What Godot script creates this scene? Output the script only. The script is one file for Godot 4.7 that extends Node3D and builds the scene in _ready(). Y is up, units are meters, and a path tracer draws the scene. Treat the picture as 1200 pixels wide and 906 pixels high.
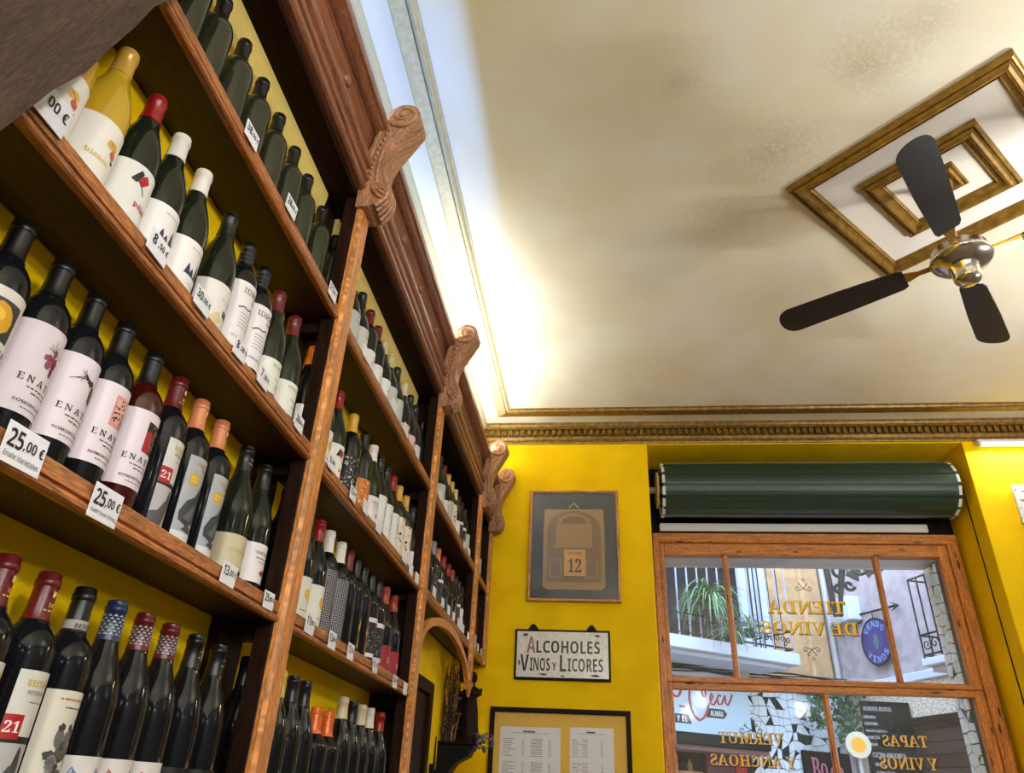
extends Node3D
# Wine shop seen from below: a wall of bottle shelves on the left, ceiling with fan, window wall ahead. Metres; camera at (0, 1.5, 0).

const A := 0.68
var names := {}
var M := {}
var grain := 2
var rng := RandomNumberGenerator.new()
var sans: SystemFont
var sansb: SystemFont
var serif: SystemFont

# ---------------------------------------------------------------- nodes
func numbered(parent: Node, called: String) -> String:
	var key := str(parent.get_instance_id()) + "/" + called
	var k: int = names.get(key, 0)
	names[key] = k + 1
	return called if k == 0 else "%s_%03d" % [called, k]

func thing(called: String, label: String, category: String, at := Vector3.ZERO, group := "") -> Node3D:
	var o := Node3D.new()
	o.name = numbered(self, called)
	add_child(o)
	o.position = at
	tag(o, label, category, group)
	return o

func tag(o: Node, label: String, category: String, group := "") -> Node:
	o.set_meta("label", label)
	o.set_meta("category", category)
	if group != "":
		o.set_meta("group", group)
	return o

func part(parent: Node, called: String, m: Mesh, mat: Material, at := Vector3.ZERO, turn := Vector3.ZERO) -> MeshInstance3D:
	var o := MeshInstance3D.new()
	o.mesh = m
	o.material_override = mat
	o.name = numbered(parent, called)
	parent.add_child(o)
	o.position = at
	o.rotation = turn
	return o

func struct(called: String, m: Mesh, mat: Material, parent: Node = null) -> MeshInstance3D:
	var o := part(self if parent == null else parent, called, m, mat)
	if parent == null:
		o.set_meta("kind", "structure")
	return o

func stuff(o: Node) -> Node:
	o.set_meta("kind", "stuff")
	return o

# ---------------------------------------------------------------- shapes
func mk() -> SurfaceTool:
	var st := SurfaceTool.new()
	st.begin(Mesh.PRIMITIVE_TRIANGLES)
	return st

func guv(p: Vector3) -> Vector2:
	var a := p[grain]
	var b := p[(grain + 1) % 3] + p[(grain + 2) % 3] * 0.83
	return Vector2(a * 0.42, b * 5.5)

func face(st: SurfaceTool, pts: Array, n: Vector3) -> void:
	var c: Vector3 = (pts[1] - pts[0]).cross(pts[2] - pts[0])
	var l := pts.duplicate()
	if c.dot(n) > 0:
		l.reverse()
	for k in range(1, l.size() - 1):
		for p in [l[0], l[k], l[k + 1]]:
			st.set_normal(n)
			st.set_uv(guv(p))
			st.add_vertex(p)

# chamfered box given by its two corners
func cb(st: SurfaceTool, lo: Vector3, hi: Vector3, b := 0.002) -> void:
	var c := (lo + hi) / 2
	var h := (hi - lo).abs() / 2
	b = minf(b, minf(h.x, minf(h.y, h.z)) * 0.45)
	for ax in 3:
		var u := (ax + 1) % 3
		var v := (ax + 2) % 3
		for s in [-1.0, 1.0]:
			var n := Vector3.ZERO
			n[ax] = s
			var q := []
			for k in [[-1, -1], [1, -1], [1, 1], [-1, 1]]:
				var p := Vector3.ZERO
				p[ax] = s * h[ax]
				p[u] = k[0] * (h[u] - b)
				p[v] = k[1] * (h[v] - b)
				q.append(c + p)
			face(st, q, n)
			for s2 in [-1.0, 1.0]:
				var n2 := Vector3.ZERO
				n2[ax] = s
				n2[u] = s2
				var e := []
				for k in [-1, 1]:
					var p := Vector3.ZERO
					p[ax] = s * h[ax]
					p[u] = s2 * (h[u] - b)
					p[v] = k * (h[v] - b)
					e.append(c + p)
				for k in [1, -1]:
					var p := Vector3.ZERO
					p[ax] = s * (h[ax] - b)
					p[u] = s2 * h[u]
					p[v] = k * (h[v] - b)
					e.append(c + p)
				face(st, e, n2.normalized())
	for sx in [-1.0, 1.0]:
		for sy in [-1.0, 1.0]:
			for sz in [-1.0, 1.0]:
				var s := Vector3(sx, sy, sz)
				face(st, [c + s * (h - Vector3(0, b, b)), c + s * (h - Vector3(b, 0, b)), c + s * (h - Vector3(b, b, 0))], s.normalized())

func box(lo: Vector3, hi: Vector3, b := 0.002) -> ArrayMesh:
	var st := mk()
	cb(st, lo, hi, b)
	return st.commit()

# closed profile swept from o along ez; profile axes ex, ey
func extr(st: SurfaceTool, prof: Array, o: Vector3, ex: Vector3, ey: Vector3, ez: Vector3, caps := true) -> void:
	var area := 0.0
	var n := prof.size()
	for i in n:
		var a: Vector2 = prof[i]
		var b: Vector2 = prof[(i + 1) % n]
		area += a.cross(b)
	var sg := signf(area)
	for i in n:
		var a: Vector2 = prof[i]
		var b: Vector2 = prof[(i + 1) % n]
		if a.distance_to(b) < 1e-6:
			continue
		var t := (b - a).normalized()
		var nn := (ex * t.y - ey * t.x) * sg
		var pa := o + ex * a.x + ey * a.y
		var pb := o + ex * b.x + ey * b.y
		face(st, [pa, pb, pb + ez, pa + ez], nn.normalized())
	if caps:
		var pv := PackedVector2Array(prof)
		var tri := Geometry2D.triangulate_polygon(pv)
		for k in range(0, tri.size(), 3):
			var q := []
			for j in 3:
				var p: Vector2 = prof[tri[k + j]]
				q.append(o + ex * p.x + ey * p.y)
			face(st, q, -ez.normalized())
			face(st, q.map(func(p): return p + ez), ez.normalized())

# turned shape: points (radius, height) from bottom to top
func lathe(st: SurfaceTool, prof: Array, segs := 28, at := Vector3.ZERO, sx := 1.0, sz := 1.0) -> void:
	var n := prof.size()
	var dirs := []
	for i in n - 1:
		dirs.append(((prof[i + 1] - prof[i]) as Vector2).normalized())
	for i in n - 1:
		var t0: Vector2 = dirs[i]
		var t1: Vector2 = dirs[i]
		if i > 0 and t0.dot(dirs[i - 1]) > 0.64:
			t0 = (t0 + dirs[i - 1]).normalized()
		if i < n - 2 and t1.dot(dirs[i + 1]) > 0.64:
			t1 = (t1 + dirs[i + 1]).normalized()
		for j in segs:
			var q := []
			for k in [[i, j, t0], [i + 1, j, t1], [i + 1, j + 1, t1], [i, j + 1, t0]]:
				var f = TAU * k[1] / segs
				var d := Vector3(cos(f) * sx, 0, -sin(f) * sz)
				var p: Vector2 = prof[k[0]]
				q.append([at + d * p.x + Vector3(0, p.y, 0), (d * k[2].y + Vector3(0, -k[2].x, 0)).normalized(), Vector2(f / TAU, p.y)])
			for k in [0, 1, 2, 0, 2, 3]:
				st.set_normal(q[k][1])
				st.set_uv(q[k][2])
				st.add_vertex(q[k][0])

func tube(st: SurfaceTool, pts: Array, r, sides := 6, endcaps := true) -> void:
	var n := pts.size()
	if n < 2:
		return
	var t0: Vector3 = (pts[1] - pts[0]).normalized()
	var up := Vector3.UP if absf(t0.y) < 0.9 else Vector3.RIGHT
	var e := t0.cross(up).normalized()
	var rings := []
	for i in n:
		var t: Vector3 = (pts[mini(i + 1, n - 1)] - pts[maxi(i - 1, 0)]).normalized()
		e = (e - t * e.dot(t)).normalized()
		var f := t.cross(e)
		var ring := []
		var rr: float = r[i] if r is Array else r
		for j in sides:
			var a := TAU * j / sides
			var d := e * cos(a) + f * sin(a)
			ring.append([pts[i] + d * rr, d])
		rings.append(ring)
	for i in n - 1:
		for j in sides:
			var k := (j + 1) % sides
			for q in [rings[i][j], rings[i + 1][k], rings[i][k], rings[i][j], rings[i + 1][j], rings[i + 1][k]]:
				st.set_normal(q[1])
				st.set_uv(Vector2(q[0].x + q[0].z, q[0].y) * 3.0)
				st.add_vertex(q[0])
	if endcaps:
		for z in [[0, -1.0], [n - 1, 1.0]]:
			var tt: Vector3 = (pts[1] - pts[0]).normalized() if z[0] == 0 else (pts[n - 1] - pts[n - 2]).normalized()
			face(st, rings[z[0]].map(func(q): return q[0]), tt * z[1])

func spiral(c: Vector3, ex: Vector3, ey: Vector3, r0: float, r1: float, a0: float, a1: float, n := 18) -> Array:
	var l := []
	for i in n + 1:
		var t := float(i) / n
		var a := lerpf(a0, a1, t)
		l.append(c + (ex * cos(a) + ey * sin(a)) * lerpf(r0, r1, t))
	return l

func bezier(a: Vector3, b: Vector3, c: Vector3, d: Vector3, n := 10) -> Array:
	var l := []
	for i in n + 1:
		l.append(a.bezier_interpolate(b, c, d, float(i) / n))
	return l

var tmc := {}
func text_mesh(s: String, font: Font, depth := 0.0) -> Array:
	var key := s + str(font.get_instance_id()) + str(depth)
	if not tmc.has(key):
		var t := TextMesh.new()
		t.text = s
		t.font = font
		t.font_size = 48
		t.pixel_size = 1.0 / 48
		t.depth = depth
		t.curve_step = 3.0
		var a := t.get_aabb()
		tmc[key] = [t.get_mesh_arrays(), a]
	return tmc[key]

# lettering as its own mesh, w wide and h tall, centred, facing +z
func lettering(s: String, font: Font, w: float, h: float, depth := 0.001) -> ArrayMesh:
	var tm := text_mesh(s, font, 0.02)
	var arr: Array = tm[0]
	var a: AABB = tm[1]
	var st := mk()
	var c := a.get_center()
	var vs: PackedVector3Array = arr[Mesh.ARRAY_VERTEX]
	var ns: PackedVector3Array = arr[Mesh.ARRAY_NORMAL]
	var ix: PackedInt32Array = arr[Mesh.ARRAY_INDEX]
	for i in ix:
		st.set_normal(ns[i])
		st.set_uv(Vector2(vs[i].x, vs[i].y))
		st.add_vertex(Vector3((vs[i].x - c.x) / a.size.x * w, (vs[i].y - c.y) / a.size.y * h, (vs[i].z - c.z) / a.size.z * depth))
	return st.commit()

# ---------------------------------------------------------------- flat or rolled print (labels, cards, papers)
# pr: {"st": SurfaceTool, "r": radius or 0 for flat}; u to the right, v up; rolled print faces +x, flat print faces +z
func bend(pr: Dictionary, u: float, v: float, lift: float) -> Array:
	if pr.r > 0.0:
		var f: float = u / pr.r
		var d := Vector3(cos(f), 0, -sin(f))
		return [d * (pr.r + lift) + Vector3(0, v, 0), d]
	return [Vector3(u, v, lift), Vector3(0, 0, 1)]

func ptri(pr: Dictionary, a: Vector2, b: Vector2, c: Vector2, col: Color, lift: float) -> void:
	if pr.r > 0.0 and maxf(a.x, maxf(b.x, c.x)) - minf(a.x, minf(b.x, c.x)) > 0.0065:
		var e := [a.distance_squared_to(b), b.distance_squared_to(c), c.distance_squared_to(a)]
		var q := [a, b, c]
		var k := e.find(e.max())
		var m: Vector2 = (q[k] + q[(k + 1) % 3]) / 2
		ptri(pr, q[k], m, q[(k + 2) % 3], col, lift)
		ptri(pr, m, q[(k + 1) % 3], q[(k + 2) % 3], col, lift)
		return
	var st: SurfaceTool = pr.st
	var l := [a, b, c]
	if (b - a).cross(c - a) > 0:
		l = [a, c, b]
	for p in l:
		var q := bend(pr, p.x, p.y, lift)
		st.set_color(col.srgb_to_linear())
		st.set_normal(q[1])
		st.set_uv(p)
		st.add_vertex(q[0])

func prect(pr: Dictionary, u0: float, v0: float, u1: float, v1: float, col: Color, lift := 0.0004) -> void:
	var n := maxi(1, int(ceil(absf(u1 - u0) / 0.006))) if pr.r > 0.0 else 1
	for i in n:
		var a := lerpf(u0, u1, float(i) / n)
		var b := lerpf(u0, u1, float(i + 1) / n)
		ptri(pr, Vector2(a, v0), Vector2(b, v0), Vector2(b, v1), col, lift)
		ptri(pr, Vector2(a, v0), Vector2(b, v1), Vector2(a, v1), col, lift)

func ppoly(pr: Dictionary, pts: Array, col: Color, lift := 0.0005) -> void:
	var t := Geometry2D.triangulate_polygon(PackedVector2Array(pts))
	for k in range(0, t.size(), 3):
		ptri(pr, pts[t[k]], pts[t[k + 1]], pts[t[k + 2]], col, lift)

func pblob(pr: Dictionary, u: float, v: float, r: float, col: Color, ry := -1.0, rough := 0.25, lift := 0.0006) -> void:
	var l := []
	if ry < 0:
		ry = r
	for i in 11:
		var a := TAU * i / 11
		var k := 1.0 + rng.randf_range(-rough, rough)
		l.append(Vector2(u + cos(a) * r * k, v + sin(a) * ry * k))
	ppoly(pr, l, col, lift)

func pline(pr: Dictionary, pts: Array, w: float, col: Color, lift := 0.0006) -> void:
	for i in pts.size() - 1:
		var a: Vector2 = pts[i]
		var b: Vector2 = pts[i + 1]
		var d := (b - a).normalized().orthogonal() * w / 2
		ptri(pr, a - d, b - d, b + d, col, lift)
		ptri(pr, a - d, b + d, a + d, col, lift)

func ptext(pr: Dictionary, s: String, u: float, v: float, h: float, col: Color, font: Font, squeeze := 1.0, lift := 0.0007, w := 0.0) -> void:
	var tm := text_mesh(s, font)
	var arr: Array = tm[0]
	var a: AABB = tm[1]
	var c := a.get_center()
	var k := h / a.size.y
	var kx := k * squeeze if w <= 0.0 else w / a.size.x
	var vs: PackedVector3Array = arr[Mesh.ARRAY_VERTEX]
	var ix: PackedInt32Array = arr[Mesh.ARRAY_INDEX]
	for i in range(0, ix.size(), 3):
		var q := []
		for j in 3:
			var p := vs[ix[i + j]]
			q.append(Vector2(u + (p.x - c.x) * kx, v + (p.y - c.y) * k))
		if absf((q[1] - q[0]).cross(q[2] - q[0])) > 1e-12:
			ptri(pr, q[0], q[1], q[2], col, lift)

func pmicro(pr: Dictionary, u0: float, u1: float, v: float, h: float, col: Color) -> void:
	var u := u0
	while u < u1:
		var w := rng.randf_range(0.3, 1.0) * h * 4.5
		prect(pr, u, v, minf(u + w, u1), v + h, col)
		u += w + h * 0.9

# ---------------------------------------------------------------- materials
func mat(c: Color, rough := 0.6, metal := 0.0) -> StandardMaterial3D:
	var m := StandardMaterial3D.new()
	m.albedo_color = c
	m.roughness = rough
	m.metallic = metal
	return m

func wood_image(sd: int, knots: int) -> ImageTexture:
	var a := FastNoiseLite.new()
	a.seed = sd
	a.frequency = 0.02
	a.fractal_octaves = 4
	var b := FastNoiseLite.new()
	b.seed = sd + 1
	b.frequency = 0.11
	b.fractal_octaves = 3
	var w := 512
	var h := 512
	var ia := a.get_seamless_image(w, h)
	var ib := b.get_seamless_image(w, h)
	var im := Image.create(w, h, false, Image.FORMAT_RGB8)
	var kn := []
	for i in knots:
		kn.append(Vector3(rng.randf() * w, rng.randf() * h, rng.randf_range(5, 11)))
	for y in h:
		for x in w:
			var g := ia.get_pixel(x, y).r
			var f := ib.get_pixel(x, y).r
			var ring := 0.5 + 0.5 * sin(g * 46.0)
			var k := 0.52 + 0.26 * ring + 0.34 * (f - 0.5) + 0.3 * (g - 0.5) + 0.12
			var dk := 0.0
			for n in kn:
				var d: float = Vector2((x - n.x) * 2.2, (y - n.y) * 0.85).length() / n.z
				if d < 2.0:
					dk = maxf(dk, 1.0 - smoothstep(0.6, 2.0, d))
			k = clampf(k, 0.25, 1.1) * (1.0 - 0.75 * dk)
			im.set_pixel(x, y, Color(minf(k, 1), minf(k * 0.95, 1), minf(k * 0.88, 1)))
	return ImageTexture.create_from_image(im)

func blotch_image(sd: int, freq: float, c0: Color, c1: Color, w := 512) -> ImageTexture:
	var a := FastNoiseLite.new()
	a.seed = sd
	a.frequency = freq
	a.fractal_octaves = 5
	var ia := a.get_seamless_image(w, w)
	var im := Image.create(w, w, false, Image.FORMAT_RGB8)
	for y in w:
		for x in w:
			im.set_pixel(x, y, c0.lerp(c1, smoothstep(0.25, 0.75, ia.get_pixel(x, y).r)))
	return ImageTexture.create_from_image(im)

func tri(m: StandardMaterial3D, t: Texture2D, s: float) -> StandardMaterial3D:
	m.albedo_texture = t
	m.uv1_triplanar = true
	m.uv1_world_triplanar = true
	m.uv1_scale = Vector3(s, s, s)
	return m

func materials() -> void:
	sans = SystemFont.new()
	sans.font_names = PackedStringArray(["Droid Sans"])
	sansb = SystemFont.new()
	sansb.font_names = PackedStringArray(["Droid Sans"])
	sansb.font_weight = 700
	serif = SystemFont.new()
	serif.font_names = PackedStringArray(["Droid Serif"])
	serif.font_weight = 700
	var wt := wood_image(5, 0)
	var wp := wood_image(21, 14)
	for k in [["post", Color(0.98, 0.68, 0.38), 0.42], ["lip", Color(0.80, 0.53, 0.32), 0.4], ["shelf", Color(0.25, 0.155, 0.11), 0.55], ["cornice", Color(0.66, 0.44, 0.33), 0.3], ["dark", Color(0.19, 0.12, 0.085), 0.5], ["corbel", Color(0.82, 0.62, 0.48), 0.45], ["strut", Color(0.31, 0.22, 0.165), 0.75], ["oak", Color(0.92, 0.70, 0.44), 0.5]]:
		var m := mat(k[1], k[2])
		m.albedo_texture = wt
		if k[0] == "dark":
			m.metallic_specular = 0.2
		M[k[0]] = m
	var pine := mat(Color(0.93, 0.61, 0.24), 0.45)
	pine.albedo_texture = wp
	M.pine = pine
	M.yellow = tri(mat(Color(1, 1, 1), 0.75), blotch_image(3, 0.012, Color(0.905, 0.74, 0.012), Color(0.94, 0.78, 0.02)), 0.4)
	M.yellow.metallic_specular = 0.25
	M.plaster = mat(Color(0.84, 0.83, 0.81), 0.85)
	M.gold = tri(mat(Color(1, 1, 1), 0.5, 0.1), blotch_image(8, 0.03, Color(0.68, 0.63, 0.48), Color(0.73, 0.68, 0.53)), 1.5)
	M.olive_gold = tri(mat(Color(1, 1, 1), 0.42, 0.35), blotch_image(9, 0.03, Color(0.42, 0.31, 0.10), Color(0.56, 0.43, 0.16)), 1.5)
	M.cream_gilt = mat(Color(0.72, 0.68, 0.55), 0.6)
	M.pale_yellow = mat(Color(0.86, 0.76, 0.42), 0.7)
	M.floor = tri(mat(Color(1, 1, 1), 0.5), blotch_image(12, 0.02, Color(0.34, 0.26, 0.2), Color(0.44, 0.35, 0.28)), 0.8)
	M.glass_dark = mat(Color(0.10, 0.12, 0.085), 0.05)
	M.glass_black = mat(Color(0.07, 0.075, 0.085), 0.05)
	M.glass_dark.metallic_specular = 0.4
	M.glass_black.metallic_specular = 0.4
	M.glass_rose = mat(Color(0.22, 0.045, 0.03), 0.06)
	M.glass_olive = mat(Color(0.16, 0.17, 0.11), 0.04)
	var gy := mat(Color(0.74, 0.60, 0.15), 0.03)
	gy.refraction_enabled = true
	gy.refraction_scale = 0.05
	M.glass_yellow = gy
	for k in [["black", Color(0.03, 0.03, 0.035), 0.38], ["red", Color(0.55, 0.05, 0.07), 0.32], ["maroon", Color(0.36, 0.06, 0.08), 0.34], ["gold", Color(0.80, 0.62, 0.26), 0.35], ["rosegold", Color(0.80, 0.50, 0.33), 0.32], ["white", Color(0.86, 0.84, 0.80), 0.45], ["orange", Color(0.88, 0.45, 0.10), 0.4], ["blue", Color(0.10, 0.17, 0.30), 0.35], ["copper", Color(0.85, 0.40, 0.17), 0.3], ["pale", Color(0.72, 0.68, 0.50), 0.45], ["grey", Color(0.22, 0.22, 0.24), 0.4], ["yellow", Color(0.78, 0.68, 0.25), 0.5], ["silver", Color(0.55, 0.56, 0.58), 0.3], ["navy", Color(0.06, 0.06, 0.13), 0.35], ["brick", Color(0.60, 0.20, 0.16), 0.35], ["cream", Color(0.78, 0.73, 0.60), 0.45]]:
		M["cap_" + k[0]] = mat(k[1], k[2], 0.15 if k[0] in ["gold", "rosegold", "copper", "silver"] else 0.0)
	var pm := mat(Color(1, 1, 1), 0.55)
	pm.vertex_color_use_as_albedo = true
	M.print = pm
	M.card = mat(Color(0.88, 0.88, 0.90), 0.5)
	M.iron = mat(Color(0.05, 0.05, 0.055), 0.5)
	M.steel = mat(Color(0.75, 0.72, 0.66), 0.16, 0.95)
	M.brass = mat(Color(0.80, 0.62, 0.30), 0.25, 0.9)
	M.blade = mat(Color(0.10, 0.095, 0.10), 0.4)
	M.slat = tri(mat(Color(1, 1, 1), 0.4), blotch_image(31, 0.05, Color(0.12, 0.19, 0.14), Color(0.18, 0.26, 0.195)), 2.0)
	M.white_metal = tri(mat(Color(1, 1, 1), 0.5), blotch_image(33, 0.2, Color(0.72, 0.72, 0.72), Color(0.92, 0.92, 0.92)), 2.0)
	M.zinc = mat(Color(0.62, 0.60, 0.58), 0.5)
	var gl := mat(Color(0.95, 0.98, 1.0, 0.04), 0.02)
	gl.metallic_specular = 0.3
	gl.transparency = BaseMaterial3D.TRANSPARENCY_ALPHA
	M.pane = gl
	M.enamel = tri(mat(Color(1, 1, 1), 0.22), blotch_image(41, 0.03, Color(0.84, 0.83, 0.80), Color(0.90, 0.89, 0.86)), 2.0)
	M.speck = tri(mat(Color(1, 1, 1), 0.4), speckle_image(), 1.6)
	M.mat_black = mat(Color(0.06, 0.07, 0.065), 0.6)
	M.leaf = mat(Color(0.20, 0.36, 0.16), 0.5)
	M.leaf.backlight = Color(0.1, 0.16, 0.06)
	M.leaf_pale = mat(Color(0.46, 0.60, 0.38), 0.5)
	M.leaf_pale.backlight = Color(0.12, 0.16, 0.08)
	M.old_board = tri(mat(Color(1, 1, 1), 0.8), blotch_image(51, 0.09, Color(0.54, 0.41, 0.24), Color(0.68, 0.53, 0.31)), 4.0)
	M.old_board_dark = tri(mat(Color(1, 1, 1), 0.8), blotch_image(52, 0.09, Color(0.42, 0.31, 0.19), Color(0.54, 0.41, 0.25)), 5.0)
	M.old_paper = mat(Color(0.80, 0.60, 0.34), 0.8)
	M.house_beige = tri(mat(Color(1, 1, 1), 0.9), blotch_image(61, 0.02, Color(0.66, 0.52, 0.36), Color(0.74, 0.60, 0.42)), 0.6)
	M.house_grey = tri(mat(Color(1, 1, 1), 0.9), blotch_image(62, 0.02, Color(0.56, 0.52, 0.52), Color(0.64, 0.60, 0.60)), 0.6)
	M.house_white = mat(Color(0.70, 0.73, 0.78), 0.8)
	M.house_dark = mat(Color(0.07, 0.07, 0.085), 0.5)
	M.stone = tri(mat(Color(1, 1, 1), 0.9), blotch_image(63, 0.09, Color(0.60, 0.55, 0.46), Color(0.90, 0.86, 0.78)), 0.9)
	M.tile_white = mat(Color(0.82, 0.86, 0.88), 0.2)
	M.tile_dark = mat(Color(0.07, 0.11, 0.13), 0.25)
	M.mortar = mat(Color(0.16, 0.19, 0.21), 0.9)
	M.chalkboard = mat(Color(0.03, 0.03, 0.04), 0.9)
	M.chalkboard.metallic_specular = 0.1
	M.iron.metallic_specular = 0.25
	M.house_dark.metallic_specular = 0.2

func speckle_image() -> ImageTexture:
	var im := Image.create(256, 256, false, Image.FORMAT_RGB8)
	im.fill(Color(0.80, 0.82, 0.80))
	for k in 170:
		var c: Color = [Color(0.1, 0.1, 0.16), Color(0.25, 0.3, 0.5), Color(0.4, 0.25, 0.4), Color(0.15, 0.12, 0.12)][rng.randi() % 4]
		im.fill_rect(Rect2i(rng.randi() % 250, rng.randi() % 250, rng.randi_range(2, 5), rng.randi_range(2, 6)), c)
	return ImageTexture.create_from_image(im)

# ---------------------------------------------------------------- bottles
const SHAPES := {
	"bx": {"r": 0.0378, "h": 0.30, "neck": 0.236, "p": [0.0, 0.0, 0.031, 0.0, 0.0355, 0.003, 0.0378, 0.010, 0.0378, 0.188, 0.0368, 0.201, 0.0335, 0.213, 0.0275, 0.223, 0.0205, 0.231, 0.0163, 0.240, 0.0148, 0.252, 0.0143, 0.280, 0.0155, 0.281, 0.0155, 0.289, 0.0143, 0.290, 0.0143, 0.298, 0.012, 0.300, 0.0, 0.300]},
	"bg": {"r": 0.0405, "h": 0.30, "neck": 0.240, "p": [0.0, 0.0, 0.034, 0.0, 0.0385, 0.003, 0.0405, 0.010, 0.0405, 0.142, 0.0398, 0.158, 0.0372, 0.175, 0.0325, 0.193, 0.0265, 0.210, 0.0205, 0.226, 0.0168, 0.242, 0.0152, 0.260, 0.0147, 0.282, 0.0158, 0.283, 0.0158, 0.290, 0.0146, 0.291, 0.0146, 0.298, 0.012, 0.300, 0.0, 0.300]},
	"rh": {"r": 0.0365, "h": 0.32, "neck": 0.255, "p": [0.0, 0.0, 0.031, 0.0, 0.0345, 0.003, 0.0365, 0.010, 0.0365, 0.145, 0.0352, 0.17, 0.0315, 0.195, 0.0262, 0.22, 0.0205, 0.245, 0.0165, 0.265, 0.0148, 0.285, 0.0143, 0.300, 0.0155, 0.301, 0.0155, 0.308, 0.0143, 0.309, 0.0143, 0.318, 0.012, 0.320, 0.0, 0.320]},
	"br": {"r": 0.042, "h": 0.25, "neck": 0.185, "p": [0.0, 0.0, 0.036, 0.0, 0.040, 0.003, 0.042, 0.010, 0.042, 0.145, 0.0405, 0.157, 0.036, 0.167, 0.028, 0.176, 0.0205, 0.184, 0.0165, 0.193, 0.0155, 0.205, 0.0150, 0.232, 0.0165, 0.233, 0.0165, 0.24, 0.0150, 0.241, 0.0150, 0.248, 0.012, 0.25, 0.0, 0.25]},
}
var shape_mesh := {}

func profile(k: String) -> Array:
	var l := []
	var p: Array = SHAPES[k].p
	for i in range(0, p.size(), 2):
		l.append(Vector2(p[i], p[i + 1]))
	return l

func shape(k: String) -> Array:                     # [glass mesh, capsule mesh]
	if not shape_mesh.has(k):
		var pr := profile(k)
		var st := mk()
		lathe(st, pr, 32)
		var cp := mk()
		var cut: float = SHAPES[k].neck
		var l := [Vector2(0.0, cut)]
		var rc := 0.0
		for i in pr.size() - 1:
			var a: Vector2 = pr[i]
			var b: Vector2 = pr[i + 1]
			if b.y > cut and b.x > 0.0:
				if rc == 0.0:
					rc = lerpf(a.x, b.x, (cut - a.y) / (b.y - a.y)) + 0.0009
					l.append(Vector2(rc, cut))
				l.append(Vector2(b.x + 0.0009, b.y + 0.0004))
		l.append(Vector2(0.0, pr[-1].y + 0.0008))
		lathe(cp, l, 24)
		shape_mesh[k] = [st.commit(), cp.commit()]
	return shape_mesh[k]

var label_mesh := {}
const BLK := Color(0.10, 0.10, 0.11)
const WHT := Color(0.86, 0.84, 0.84)

func start_label(k: String, u: float, v0: float, v1: float, paper: Color, rr: float) -> Dictionary:
	var ps := mk()
	var pp := {"st": ps, "r": rr}
	prect(pp, -u, v0, u, v1, paper, 0.0005)
	return {"paper": ps, "st": mk(), "r": rr + 0.0004, "n": 0}

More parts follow.
